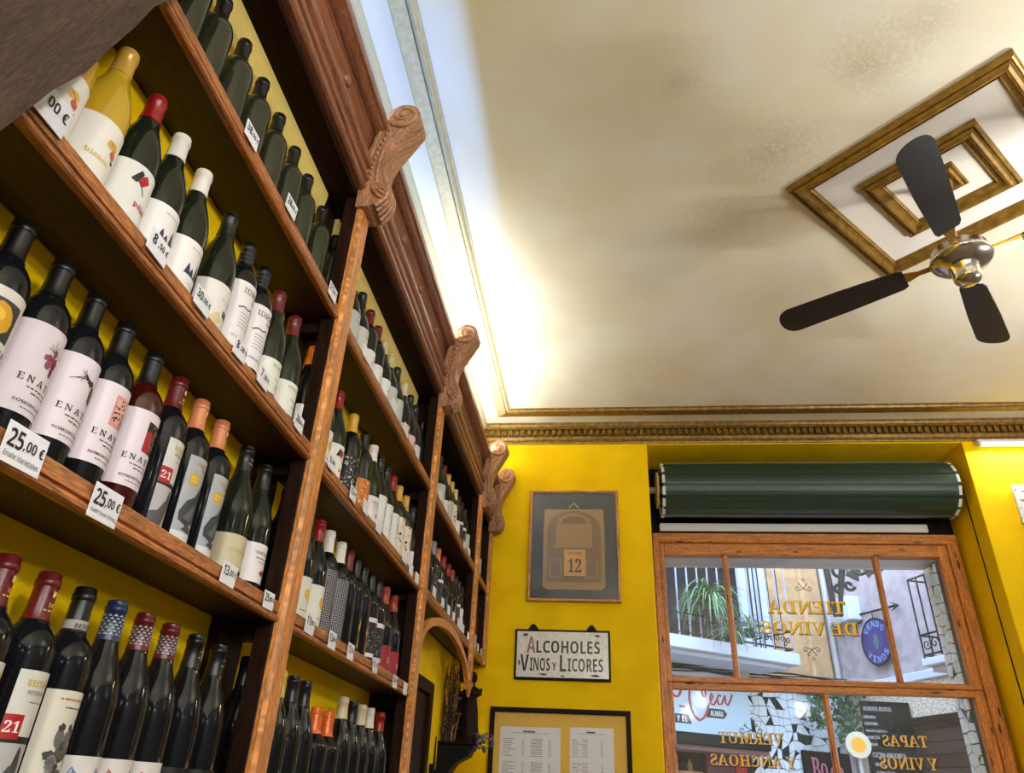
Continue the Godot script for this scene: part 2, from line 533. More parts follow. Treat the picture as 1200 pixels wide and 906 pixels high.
# a label's paper and print, rolled to the bottle's radius
func label(kind: String, sh: String) -> Array:
	var key := kind + sh
	if label_mesh.has(key):
		return label_mesh[key]
	rng.seed = hash(kind)
	var r: float = SHAPES[sh].r
	var wrap := r * 1.62
	var p := {}
	match kind:
		"lemon", "grape", "insect", "dotted", "vine":
			p = start_label(kind, wrap, 0.050, 0.180, Color(0.84, 0.79, 0.82) if kind != "lemon" else Color(0.83, 0.81, 0.77), r)
			ptext(p, "E N A T E", -0.003, 0.098, 0.0095, BLK, serif, 1.0)
			ptext(p, "SOMONTANO", -0.002, 0.066, 0.0042, BLK, serif, 1.3)
			pmicro(p, -0.018, 0.026, 0.086, 0.0018, BLK)
			pmicro(p, -0.010, 0.018, 0.080, 0.0018, BLK)
			pmicro(p, -0.016, 0.024, 0.058, 0.0013, BLK)
			match kind:
				"lemon":
					prect(p, -0.030, 0.112, 0.018, 0.165, Color(0.19, 0.20, 0.20))
					pblob(p, -0.008, 0.139, 0.019, Color(0.82, 0.60, 0.10), 0.021, 0.06, 0.0007)
					pblob(p, -0.012, 0.143, 0.010, Color(0.90, 0.74, 0.22), 0.010, 0.1, 0.0009)
				"grape":
					for i in 26:
						pblob(p, 0.002 + rng.randfn() * 0.006, 0.134 + rng.randfn() * 0.008, 0.004, Color(0.36, 0.10, 0.18).lerp(Color(0.6, 0.35, 0.4), rng.randf()), -1.0, 0.2, 0.0006 + i * 0.00001)
					for k in 6:
						pline(p, [Vector2(0, 0.147), Vector2(rng.randf_range(-0.026, 0.026), 0.150 + rng.randf_range(-0.004, 0.016))], 0.0009, Color(0.15, 0.12, 0.14))
				"insect":
					pblob(p, 0.012, 0.132, 0.0055, Color(0.26, 0.19, 0.14), 0.014, 0.2)
					pblob(p, 0.016, 0.128, 0.004, Color(0.5, 0.4, 0.25), 0.012, 0.2, 0.0008)
					pblob(p, 0.004, 0.146, 0.007, Color(0.2, 0.18, 0.17), 0.005)
					for k in 8:
						pline(p, [Vector2(0.004, 0.146), Vector2(-0.008, 0.148 + k * 0.001), Vector2(rng.randf_range(-0.030, -0.01), 0.142 + rng.randf_range(-0.004, 0.022))], 0.0008, Color(0.15, 0.13, 0.13))
				"dotted":
					prect(p, -0.014, 0.114, 0.020, 0.164, Color(0.82, 0.55, 0.52))
					prect(p, -0.010, 0.120, 0.016, 0.158, Color(0.86, 0.66, 0.58), 0.0006)
					for k in 34:
						pblob(p, rng.randf_range(-0.010, 0.018), rng.randf_range(0.120, 0.158), 0.0016, Color(0.12, 0.07, 0.10), -1.0, 0.4, 0.0008)
				"vine":
					prect(p, -0.006, 0.112, 0.024, 0.164, Color(0.10, 0.09, 0.09))
					ppoly(p, [Vector2(-0.006, 0.112), Vector2(0.012, 0.112), Vector2(0.008, 0.128), Vector2(0.012, 0.142), Vector2(0.002, 0.150), Vector2(-0.006, 0.144)], Color(0.62, 0.10, 0.16), 0.0007)
					for k in 16:
						pblob(p, rng.randf_range(0.008, 0.022), rng.randf_range(0.120, 0.160), 0.002, Color(0.5, 0.5, 0.42), -1.0, 0.3, 0.0009)
		"number":
			p = start_label(kind, 0.026, 0.018, 0.172, Color(0.05, 0.05, 0.06), r)
			prect(p, -0.026, 0.096, 0.026, 0.172, Color(0.78, 0.77, 0.74))
			prect(p, -0.026, 0.092, -0.002, 0.120, Color(0.62, 0.08, 0.10), 0.0006)
			ptext(p, "21", -0.014, 0.106, 0.013, WHT, serif)
			ptext(p, "BESTUÉ", 0.004, 0.158, 0.010, Color(0.72, 0.62, 0.14), sansb, 0.9)
			ptext(p, "RESERVA", 0.006, 0.146, 0.005, BLK, sans, 1.1)
			pmicro(p, -0.004, 0.022, 0.134, 0.0016, BLK)
			prect(p, -0.026, 0.020, 0.026, 0.088, Color(0.66, 0.66, 0.66))
			ppoly(p, [Vector2(-0.026, 0.02), Vector2(0.004, 0.02), Vector2(0.014, 0.05), Vector2(0.008, 0.07), Vector2(-0.002, 0.062), Vector2(-0.012, 0.045), Vector2(-0.026, 0.04)], Color(0.30, 0.30, 0.31))
			ppoly(p, [Vector2(0.006, 0.084), Vector2(0.002, 0.066), Vector2(0.012, 0.05), Vector2(0.016, 0.062), Vector2(0.010, 0.084)], Color(0.2, 0.2, 0.21))
			pmicro(p, -0.02, 0.02, 0.024, 0.003, Color(0.85, 0.83, 0.75))
		"photo":
			p = start_label(kind, 0.027, 0.012, 0.176, Color(0.62, 0.63, 0.65), r)
			ptext(p, "BESTUÉ", 0.004, 0.163, 0.009, Color(0.75, 0.55, 0.38), sansb, 0.9)
			ptext(p, "FINCA", 0.010, 0.154, 0.004, BLK, sans)
			prect(p, -0.018, 0.122, 0.002, 0.143, Color(0.76, 0.60, 0.16), 0.0006)
			ptext(p, "21", -0.008, 0.1325, 0.010, Color(0.85, 0.74, 0.35), serif)
			ppoly(p, [Vector2(-0.02, 0.055), Vector2(0.0, 0.046), Vector2(0.022, 0.06), Vector2(0.020, 0.085), Vector2(0.025, 0.12), Vector2(0.017, 0.13), Vector2(0.012, 0.118), Vector2(0.002, 0.102), Vector2(-0.012, 0.092), Vector2(-0.022, 0.07)], Color(0.20, 0.21, 0.22))
			ppoly(p, [Vector2(-0.012, 0.06), Vector2(0.006, 0.056), Vector2(0.014, 0.09), Vector2(0.004, 0.086)], Color(0.36, 0.37, 0.38), 0.0007)
			prect(p, -0.027, 0.012, 0.027, 0.036, Color(0.80, 0.80, 0.80))
			ppoly(p, [Vector2(-0.01, 0.040), Vector2(0.012, 0.036), Vector2(0.016, 0.046), Vector2(0.0, 0.05)], Color(0.25, 0.25, 0.25), 0.0008)
			ptext(p, "VINO", 0.0, 0.022, 0.006, Color(0.9, 0.86, 0.66), sansb)
		"riders":
			p = start_label(kind, 0.040, 0.010, 0.158, Color(0.80, 0.78, 0.72), r)
			pmicro(p, -0.02, 0.03, 0.146, 0.002, Color(0.66, 0.2, 0.16))
			pmicro(p, -0.01, 0.02, 0.136, 0.0016, BLK)
			for k in 26:
				pblob(p, rng.randfn() * 0.009 + 0.004, 0.078 + rng.randfn() * 0.014, rng.randf_range(0.004, 0.008), Color(0.16, 0.16, 0.16).lerp(Color(0.5, 0.5, 0.48), rng.randf()), -1.0, 0.3, 0.0006 + k * 0.00001)
			for k in [-0.006, 0.010]:
				pblob(p, k, 0.112, 0.005, Color(0.25, 0.22, 0.2), 0.006)
				pblob(p, k, 0.098, 0.007, Color(0.4, 0.38, 0.36), 0.011, 0.2, 0.0008)
			ptext(p, "BESTUÉ", 0.002, 0.028, 0.013, BLK, sansb, 0.85)
			pmicro(p, -0.02, 0.02, 0.044, 0.0016, BLK)
		"cream":
			p = start_label(kind, wrap, 0.008, 0.098, Color(0.74, 0.70, 0.57), r)
			ptext(p, "CHARDONNAY", 0.0, 0.066, 0.006, Color(0.75, 0.62, 0.22), serif)
			prect(p, -0.02, 0.012, 0.03, 0.030, Color(0.22, 0.21, 0.16))
		"white", "rose":
			p = start_label(kind, wrap, 0.030, 0.112, WHT, r)
			ptext(p, "VINO TINTO", 0.0, 0.092, 0.006, Color(0.3, 0.25, 0.25), serif)
			pmicro(p, -0.02, 0.022, 0.080, 0.002, BLK)
			pmicro(p, -0.014, 0.02, 0.072, 0.0015, BLK)
			pblob(p, 0.006, 0.052, 0.009, Color(0.50, 0.20, 0.24), 0.007)
		"cartoon":
			p = start_label(kind, wrap, 0.020, 0.122, Color(0.88, 0.86, 0.82), r)
			pblob(p, 0.0, 0.086, 0.011, Color(0.84, 0.66, 0.30), 0.008)
			pblob(p, 0.008, 0.074, 0.007, Color(0.78, 0.36, 0.28))
			pline(p, [Vector2(-0.006, 0.092), Vector2(0.006, 0.083), Vector2(0.002, 0.074), Vector2(0.012, 0.066)], 0.0018, BLK)
			pblob(p, 0.012, 0.062, 0.003, BLK)
			ptext(p, "blanco", -0.014, 0.052, 0.009, Color(0.82, 0.68, 0.30), serif)
		"bird":
			p = start_label(kind, wrap, 0.015, 0.122, Color(0.87, 0.86, 0.84), r)
			ppoly(p, [Vector2(-0.022, 0.092), Vector2(-0.002, 0.110), Vector2(0.006, 0.100), Vector2(-0.004, 0.086)], Color(0.68, 0.12, 0.12))
			ppoly(p, [Vector2(-0.026, 0.088), Vector2(-0.014, 0.112), Vector2(-0.008, 0.108), Vector2(-0.016, 0.086)], Color(0.08, 0.07, 0.08), 0.0007)
			pline(p, [Vector2(-0.012, 0.090), Vector2(-0.002, 0.080), Vector2(0.002, 0.072)], 0.002, BLK)
			ptext(p, "pájaro", 0.012, 0.050, 0.013, Color(0.72, 0.12, 0.12), serif)
		"trees":
			p = start_label(kind, wrap, 0.018, 0.116, Color(0.87, 0.85, 0.84), r)
			for k in [[-0.014, 0.022], [-0.004, 0.016], [0.010, 0.032], [0.019, 0.020]]:
				for j in 3:
					var y: float = 0.046 + j * k[1] * 0.28
					var w: float = 0.008 - j * 0.002
					ppoly(p, [Vector2(k[0] - w, y), Vector2(k[0] + w, y), Vector2(k[0], y + k[1] * 0.55)], Color(0.15, 0.14, 0.28))
			pmicro(p, -0.018, 0.02, 0.100, 0.0016, Color(0.4, 0.36, 0.36))
			pmicro(p, -0.008, 0.02, 0.030, 0.0014, Color(0.4, 0.36, 0.36))
		"numbers":
			p = start_label(kind, wrap, 0.012, 0.112, Color(0.84, 0.82, 0.80), r)
			ptext(p, "1 1 0 2", 0.008, 0.078, 0.007, Color(0.3, 0.28, 0.28), sans, 1.2)
			prect(p, 0.002, 0.046, 0.022, 0.060, Color(0.20, 0.20, 0.20))
			ppoly(p, [Vector2(-0.03, 0.03), Vector2(-0.01, 0.05), Vector2(0.006, 0.036), Vector2(-0.01, 0.02)], Color(0.80, 0.72, 0.58))
		"hills":
			p = start_label(kind, wrap, 0.030, 0.182, WHT, r)
			ptext(p, "IDRIAS", 0.002, 0.162, 0.013, BLK, sans, 1.05)
			ptext(p, "tinto", 0.008, 0.146, 0.006, Color(0.35, 0.3, 0.3), serif)
			pline(p, [Vector2(-0.03, 0.118), Vector2(-0.018, 0.124), Vector2(-0.006, 0.122), Vector2(0.004, 0.128), Vector2(0.012, 0.121), Vector2(0.022, 0.124), Vector2(0.032, 0.112)], 0.0028, BLK)
			for k in 5:
				pmicro(p, -0.022, 0.024, 0.108 - k * 0.008, 0.0015, Color(0.25, 0.25, 0.25))
			ptext(p, "SOMONTANO", 0.0, 0.052, 0.005, BLK, sans, 1.4)
		"valley":
			p = start_label(kind, wrap, 0.024, 0.104, Color(0.84, 0.84, 0.79), r)
			ptext(p, "SECASTILLA", 0.0, 0.090, 0.0062, Color(0.28, 0.34, 0.3), sans, 1.1)
			pmicro(p, -0.012, 0.02, 0.060, 0.0018, BLK)
			pmicro(p, -0.006, 0.018, 0.044, 0.0022, BLK)
		"zigzag_blue", "zigzag_red":
			p = start_label(kind, wrap, 0.012, 0.082, Color(0.80, 0.78, 0.76), r)
			var c := Color(0.28, 0.44, 0.62) if kind == "zigzag_blue" else Color(0.66, 0.20, 0.20)
			for j in 3:
				var l := []
				for i in 9:
					l.append(Vector2(-0.04 + i * 0.0095 + j * 0.003, 0.040 - j * 0.003 + (0.020 if i % 2 else 0.004) + (0.008 if i % 4 == 1 else 0.0)))
				pline(p, l, 0.0017, c.lerp(Color(0.6, 0.55, 0.45), j * 0.25))
			for i in 6:
				prect(p, -0.028 + i * 0.01, 0.047, -0.0262 + i * 0.01, 0.0495, Color(0.75, 0.55, 0.2))
			pmicro(p, -0.02, 0.02, 0.028, 0.003, BLK)
		"discs":
			p = start_label(kind, wrap, 0.015, 0.078, Color(0.04, 0.04, 0.045), r)
			for i in 3:
				pblob(p, -0.012 + i * 0.012, 0.066, 0.0042, Color(0.75, 0.75, 0.74), -1.0, 0.1)
		"lattice":
			p = start_label(kind, wrap, 0.006, 0.190, Color(0.05, 0.05, 0.06), r)
			for j in 30:
				for i in 21:
					var u := -0.055 + i * 0.0054
					var v := 0.012 + j * 0.0058
					prect(p, u, v, u + 0.0026, v + 0.0036, Color(0.70, 0.69, 0.72))
		"splashes":
			p = start_label(kind, wrap, 0.010, 0.150, Color(0.035, 0.035, 0.04), r)
			for i in 170:
				pblob(p, rng.randf_range(-0.05, 0.05), rng.randf_range(0.014, 0.147), rng.randf_range(0.001, 0.0028), [Color(0.8, 0.79, 0.74), Color(0.6, 0.6, 0.58), Color(0.70, 0.55, 0.5)][i % 3], -1.0, 0.5)
			prect(p, 0.004, 0.052, 0.018, 0.082, Color(0.80, 0.78, 0.34), 0.0008)
		"sprinkles":
			p = start_label(kind, wrap, 0.010, 0.130, Color(0.76, 0.44, 0.16), r)
			for i in 150:
				pblob(p, rng.randf_range(-0.05, 0.05), rng.randf_range(0.014, 0.127), rng.randf_range(0.001, 0.003), [Color(0.9, 0.78, 0.5), Color(0.5, 0.2, 0.05), Color(0.95, 0.6, 0.2)][i % 3], -1.0, 0.5)
		"flower":
			p = start_label(kind, wrap, 0.015, 0.120, Color(0.84, 0.83, 0.79), r)
			for i in 7:
				pblob(p, cos(TAU * i / 7) * 0.007, 0.078 + sin(TAU * i / 7) * 0.009, 0.006, Color(0.88, 0.68, 0.24), -1.0, 0.2, 0.0006 + i * 0.00003)
			pmicro(p, -0.02, 0.02, 0.038, 0.002, BLK)
		"flame":
			p = start_label(kind, 0.012, 0.02, 0.13, Color(0.06, 0.06, 0.06), r)
			ppoly(p, [Vector2(-0.008, 0.085), Vector2(0.006, 0.128), Vector2(0.010, 0.10), Vector2(0.004, 0.075)], Color(0.86, 0.62, 0.14))
			ppoly(p, [Vector2(-0.006, 0.032), Vector2(0.002, 0.06), Vector2(0.008, 0.07), Vector2(0.006, 0.03)], Color(0.82, 0.60, 0.2))
			prect(p, -0.004, 0.055, 0.004, 0.10, Color(0.42, 0.26, 0.12))
		"bands":
			p = start_label(kind, wrap, 0.030, 0.150, Color(0.09, 0.09, 0.09), r)
			prect(p, -wrap, 0.136, wrap, 0.150, WHT)
			prect(p, -wrap, 0.030, wrap, 0.042, WHT)
			for i in 60:
				pblob(p, rng.randf_range(-0.05, 0.05), rng.randf_range(0.05, 0.13), 0.0022, Color(0.45, 0.45, 0.44), -1.0, 0.6)
		"red":
			p = start_label(kind, wrap, 0.006, 0.098, Color(0.58, 0.13, 0.14), r)
			ptext(p, "R", -0.004, 0.052, 0.018, Color(0.85, 0.70, 0.62), serif)
		"script":
			p = start_label(kind, wrap, 0.020, 0.130, Color(0.85, 0.84, 0.83), r)
			pline(p, spiral2(0.0, 0.085, 0.011, 0.006, 0.6, 5.4), 0.0016, BLK)
			pline(p, [Vector2(-0.012, 0.062), Vector2(-0.004, 0.067), Vector2(0.006, 0.062), Vector2(0.016, 0.066)], 0.0014, BLK)
		"pale":
			p = start_label(kind, wrap, 0.020, 0.150, Color(0.72, 0.73, 0.70), r)
			pmicro(p, -0.012, 0.02, 0.12, 0.002, BLK)
		"pink":
			p = start_label(kind, wrap, 0.020, 0.110, Color(0.82, 0.70, 0.70), r)
			for i in 12:
				pblob(p, rng.randfn() * 0.009, 0.085 + rng.randfn() * 0.008, 0.003, Color(0.40, 0.24, 0.28), -1.0, 0.4)
		"stained":
			p = start_label(kind, wrap, 0.018, 0.170, Color(0.86, 0.82, 0.75), r)
			for i in 18:
				pblob(p, rng.randf_range(-0.03, 0.03), rng.randf_range(0.05, 0.165), rng.randf_range(0.002, 0.006), [Color(0.72, 0.55, 0.32), Color(0.38, 0.2, 0.16), Color(0.8, 0.68, 0.5)][i % 3], -1.0, 0.5)
		"mark":
			p = start_label(kind, wrap, 0.030, 0.150, Color(0.84, 0.84, 0.82), r)
			prect(p, -0.002, 0.080, 0.002, 0.105, BLK)
			pblob(p, 0.0, 0.112, 0.004, BLK)
			pmicro(p, -0.014, 0.016, 0.062, 0.0018, BLK)
		"shoulder":
			p = start_label(kind, wrap, 0.030, 0.075, Color(0.80, 0.79, 0.78), r)
			pmicro(p, -0.02, 0.02, 0.055, 0.002, BLK)
		_:
			p = start_label(kind, wrap, 0.02, 0.10, WHT, r)
	label_mesh[key] = [p.paper.commit(), p.st.commit()]
	return label_mesh[key]

func spiral2(u: float, v: float, r0: float, r1: float, a0: float, a1: float) -> Array:
	var l := []
	for i in 13:
		var t := i / 12.0
		l.append(Vector2(u + cos(lerpf(a0, a1, t)) * lerpf(r0, r1, t), v + sin(lerpf(a0, a1, t)) * lerpf(r0, r1, t)))
	return l

const LABEL_WORDS := {"lemon": "yellow-fruit label", "grape": "grape-bunch label", "insect": "winged-insect label", "dotted": "pink-square label", "vine": "red-black-picture label", "number": "red-21 label", "photo": "grey landscape label", "riders": "cream riders label", "cream": "cream low label", "white": "white label", "rose": "white blurred-flower label", "cartoon": "white doodle label", "bird": "white red-script label", "trees": "white fir-tree label", "numbers": "white half-moon label", "hills": "white hill-line label", "valley": "greenish white label", "zigzag_blue": "blue zigzag label", "zigzag_red": "red zigzag label", "discs": "three-disc label", "lattice": "white lattice pattern", "splashes": "white splash pattern", "sprinkles": "orange speckled label", "flower": "yellow flower label", "flame": "yellow flame strip", "bands": "white banded label", "red": "red label", "script": "white script label", "pale": "pale grey label", "pink": "pink label", "stained": "blotchy cream label", "mark": "white dotted-i label", "shoulder": "low pale label", "none": "bare glass"}
const ORD := ["first", "second", "third", "fourth", "fifth", "sixth", "seventh", "eighth", "ninth", "tenth", "eleventh", "twelfth", "thirteenth", "fourteenth", "fifteenth", "sixteenth"]
const CAPS := {"black": "black", "red": "red", "maroon": "maroon", "gold": "golden", "rosegold": "copper-pink", "white": "white", "orange": "orange", "blue": "blue", "copper": "copper", "pale": "pale", "grey": "grey", "yellow": "yellow", "silver": "silvery", "navy": "navy", "brick": "brick-red", "cream": "cream"}

# each entry: "z shape capsule label glass"; the z of the bottle's axis in metres
func bottles(list: Array, x: float, y: float, shelf_name: String, bay: String) -> void:
	var k := 0
	for e in list:
		var f: PackedStringArray = e.split(" ")
		var sh: String = f[1]
		var o := thing("wine_bottle", "%s bottle with %s capsule and %s, %s from left, %s shelf, %s bay" % ["Wine", CAPS[f[2]], LABEL_WORDS[f[3]], ORD[k], shelf_name, bay], "bottle", Vector3(x, y, float(f[0])), "wine bottles on the %s shelf of the %s bay" % [shelf_name, bay])
		rng.seed = hash(e)
		o.rotation.y = rng.randf_range(-0.12, 0.12)
		var ms := shape(sh)
		part(o, "glass", ms[0], M["glass_" + f[4]])
		var cap := part(o, "capsule", ms[1], M["cap_" + f[2]])
		if f[3] != "none":
			var lm := label(f[3], sh)
			var lb := part(o, "label", lm[0], M.print)
			part(lb, "print", lm[1], M.print)
		if f.size() > 5:
			cap_detail(f[5], sh, cap)
		k += 1

var cap_mesh := {}
func cap_detail(kind: String, sh: String, cap: Node) -> void:
	var key := kind + sh
	if not cap_mesh.has(key):
		var n: float = SHAPES[sh].neck
		var pr := {"st": mk(), "r": 0.0172}
		match kind:
			"scales":
				for j in 7:
					for i in 12:
						var u := -0.05 + i * 0.0085 + (j % 2) * 0.004
						ppoly(pr, [Vector2(u, n + 0.008 + j * 0.0045), Vector2(u + 0.007, n + 0.008 + j * 0.0045), Vector2(u + 0.0035, n + 0.0115 + j * 0.0045)], Color(0.62, 0.64, 0.66))
			"band":
				prect(pr, -0.04, n + 0.002, 0.04, n + 0.016, Color(0.62, 0.60, 0.58))
				ptext(pr, "BESTUÉ", 0.0, n + 0.009, 0.008, BLK, sansb)
			"crest":
				pblob(pr, 0.0, n + 0.034, 0.003, Color(0.85, 0.72, 0.4), 0.005)
				ptext(pr, "21", 0.0, n + 0.02, 0.005, Color(0.85, 0.72, 0.4), serif)
				pmicro(pr, -0.008, 0.008, n + 0.012, 0.0018, Color(0.85, 0.72, 0.4))
			"rings":
				for i in 4:
					prect(pr, -0.05, n + 0.008 + i * 0.011, 0.05, n + 0.0095 + i * 0.011, Color(0.30, 0.30, 0.32))
			"words":
				ptext(pr, "VIÑAS", 0.0, n + 0.03, 0.004, Color(0.7, 0.7, 0.7), sans)
				pmicro(pr, -0.008, 0.008, n + 0.018, 0.0016, Color(0.7, 0.7, 0.7))
		cap_mesh[key] = pr.st.commit()
	part(cap, "capsule_print", cap_mesh[key], M.print)

# each entry: [z, y, words, note, half width, half height]
func price_cards(list: Array, shelf_name: String, bay: String) -> void:
	var k := 0
	for e in list:
		var words: String = e[2]
		rng.seed = hash(str(e))
		var hw: float = e[4] if e.size() > 4 else 0.027
		var hh: float = hw * 0.72
		var unsure: bool = e.size() > 3 and e[3] == "?"
		var said := "reading %s" % words if words != "" and not unsure else "with faint print"
		var o := thing("price_card", "White price card %s, %s from left, edge of %s shelf, %s bay" % [said, ORD[k], shelf_name, bay], "price card", Vector3(-0.675, e[1], e[0]), "price cards on the %s shelf of the %s bay" % [shelf_name, bay])
		o.rotation = Vector3(rng.randf_range(-0.03, 0.03), PI / 2 + rng.randf_range(-0.04, 0.04), rng.randf_range(-0.03, 0.03))
		part(o, "card", box(Vector3(-hw, -hh, -0.0006), Vector3(hw, hh, 0.0006), 0.0004), M.card)
		var pr := {"st": mk(), "r": 0.0}
		if words != "" and not "," in words:
			ptext(pr, words, hw * 0.36, hh * 0.18, hh * 0.66, BLK, sansb, 0.8, 0.0012, hw * 1.1)
		elif words != "":
			var big := words.get_slice(",", 0)
			ptext(pr, big, -hw * 0.5, hh * 0.26, hh * 0.92, BLK, sansb, 0.85, 0.0012, hw * (0.72 if big.length() > 1 else 0.38))
			ptext(pr, "," + words.get_slice(",", 1), hw * 0.40, hh * 0.16, hh * 0.64, BLK, sansb, 0.8, 0.0012, hw * 1.02)
		else:
			pmicro(pr, -hw * 0.6, hw * 0.6, hh * 0.2, hh * 0.3, Color(0.2, 0.2, 0.22))
		if e.size() > 3 and e[3] != "" and not unsure:
			ptext(pr, e[3], 0, -hh * 0.55, hh * 0.3, Color(0.25, 0.25, 0.26), sans, 0.8, 0.0012, hw * 1.7)
		else:
			pmicro(pr, -hw * 0.8, hw * 0.7, -hh * 0.55, hh * 0.14, Color(0.35, 0.35, 0.36))
		part(o, "print", pr.st.commit(), M.print)
		k += 1

# ---------------------------------------------------------------- the scene
func _ready() -> void:
	rng.seed = 11
	# camera, sky, lights, exposure
	var cam := Camera3D.new()
	cam.name = "camera"
	add_child(cam)
	cam.transform = Transform3D(Basis(Vector3(0.99338664, 0.04243458, -0.10668779), Vector3(0.01645312, 0.86699698, 0.4980417), Vector3(0.11363218, -0.49650332, 0.86056503)), Vector3(0, 1.5, 0))
	cam.fov = 56.1446
	cam.near = 0.02
	cam.far = 100.0
	cam.current = true
	var we := WorldEnvironment.new()
	we.name = "world"
	var en := Environment.new()
	var sky := Sky.new()
	var sm := ProceduralSkyMaterial.new()
	sm.sky_top_color = Color(0.62, 0.74, 0.92)
	sm.sky_horizon_color = Color(0.86, 0.90, 0.96)
	sm.ground_horizon_color = Color(0.5, 0.5, 0.5)
	sm.ground_bottom_color = Color(0.4, 0.4, 0.4)
	sm.sky_energy_multiplier = 1.0
	sky.sky_material = sm
	en.background_mode = Environment.BG_SKY
	en.sky = sky
	en.background_energy_multiplier = 10.0
	en.tonemap_mode = Environment.TONE_MAPPER_LINEAR
	en.tonemap_exposure = 1.42
	en.sdfgi_enabled = true
	en.ssao_enabled = true
	en.ssil_enabled = true
	we.environment = en
	add_child(we)
	area_light("strip_lamp_glow", Vector3(-0.651, 3.3125, -1.15), Vector3(PI / 2, 0, 0), Vector2(0.003, 2.8), Color(0.48, 0.68, 1.0), 0.95)
	area_light("shelf_tube_glow", Vector3(-0.672, 3.331, -3.42), Vector3(PI / 2, 0, 0), Vector2(0.02, 1.6), Color(0.95, 0.98, 1.0), 1.3)
	area_light("wall_tube_glow", Vector3(2.98, 3.578, -4.462), Vector3(-PI / 2, 0, 0), Vector2(1.1, 0.02), Color(1.0, 0.98, 0.95), 1.35)
	area_light("hanging_tube_glow", Vector3(2.83, 2.70, -2.0), Vector3(PI / 2, 0, 0), Vector2(1.15, 0.03), Color(1.0, 0.98, 0.95), 5.5)
	materials()
	setting()
	shelving()
	stock()
	ceiling_things()
	wall_things()
	window_things()
	outside()
	lamps()

func area_light(called: String, at: Vector3, turn: Vector3, size: Vector2, c: Color, e: float) -> void:
	var l := AreaLight3D.new()
	l.name = called
	add_child(l)
	l.position = at
	l.rotation = turn
	l.area_size = size
	l.area_range = 14.0
	l.light_color = c
	l.light_energy = e
	l.shadow_enabled = true

const H := 3.778          # ceiling
const ZW := -4.522        # far wall face
const XW := -0.816        # left wall face

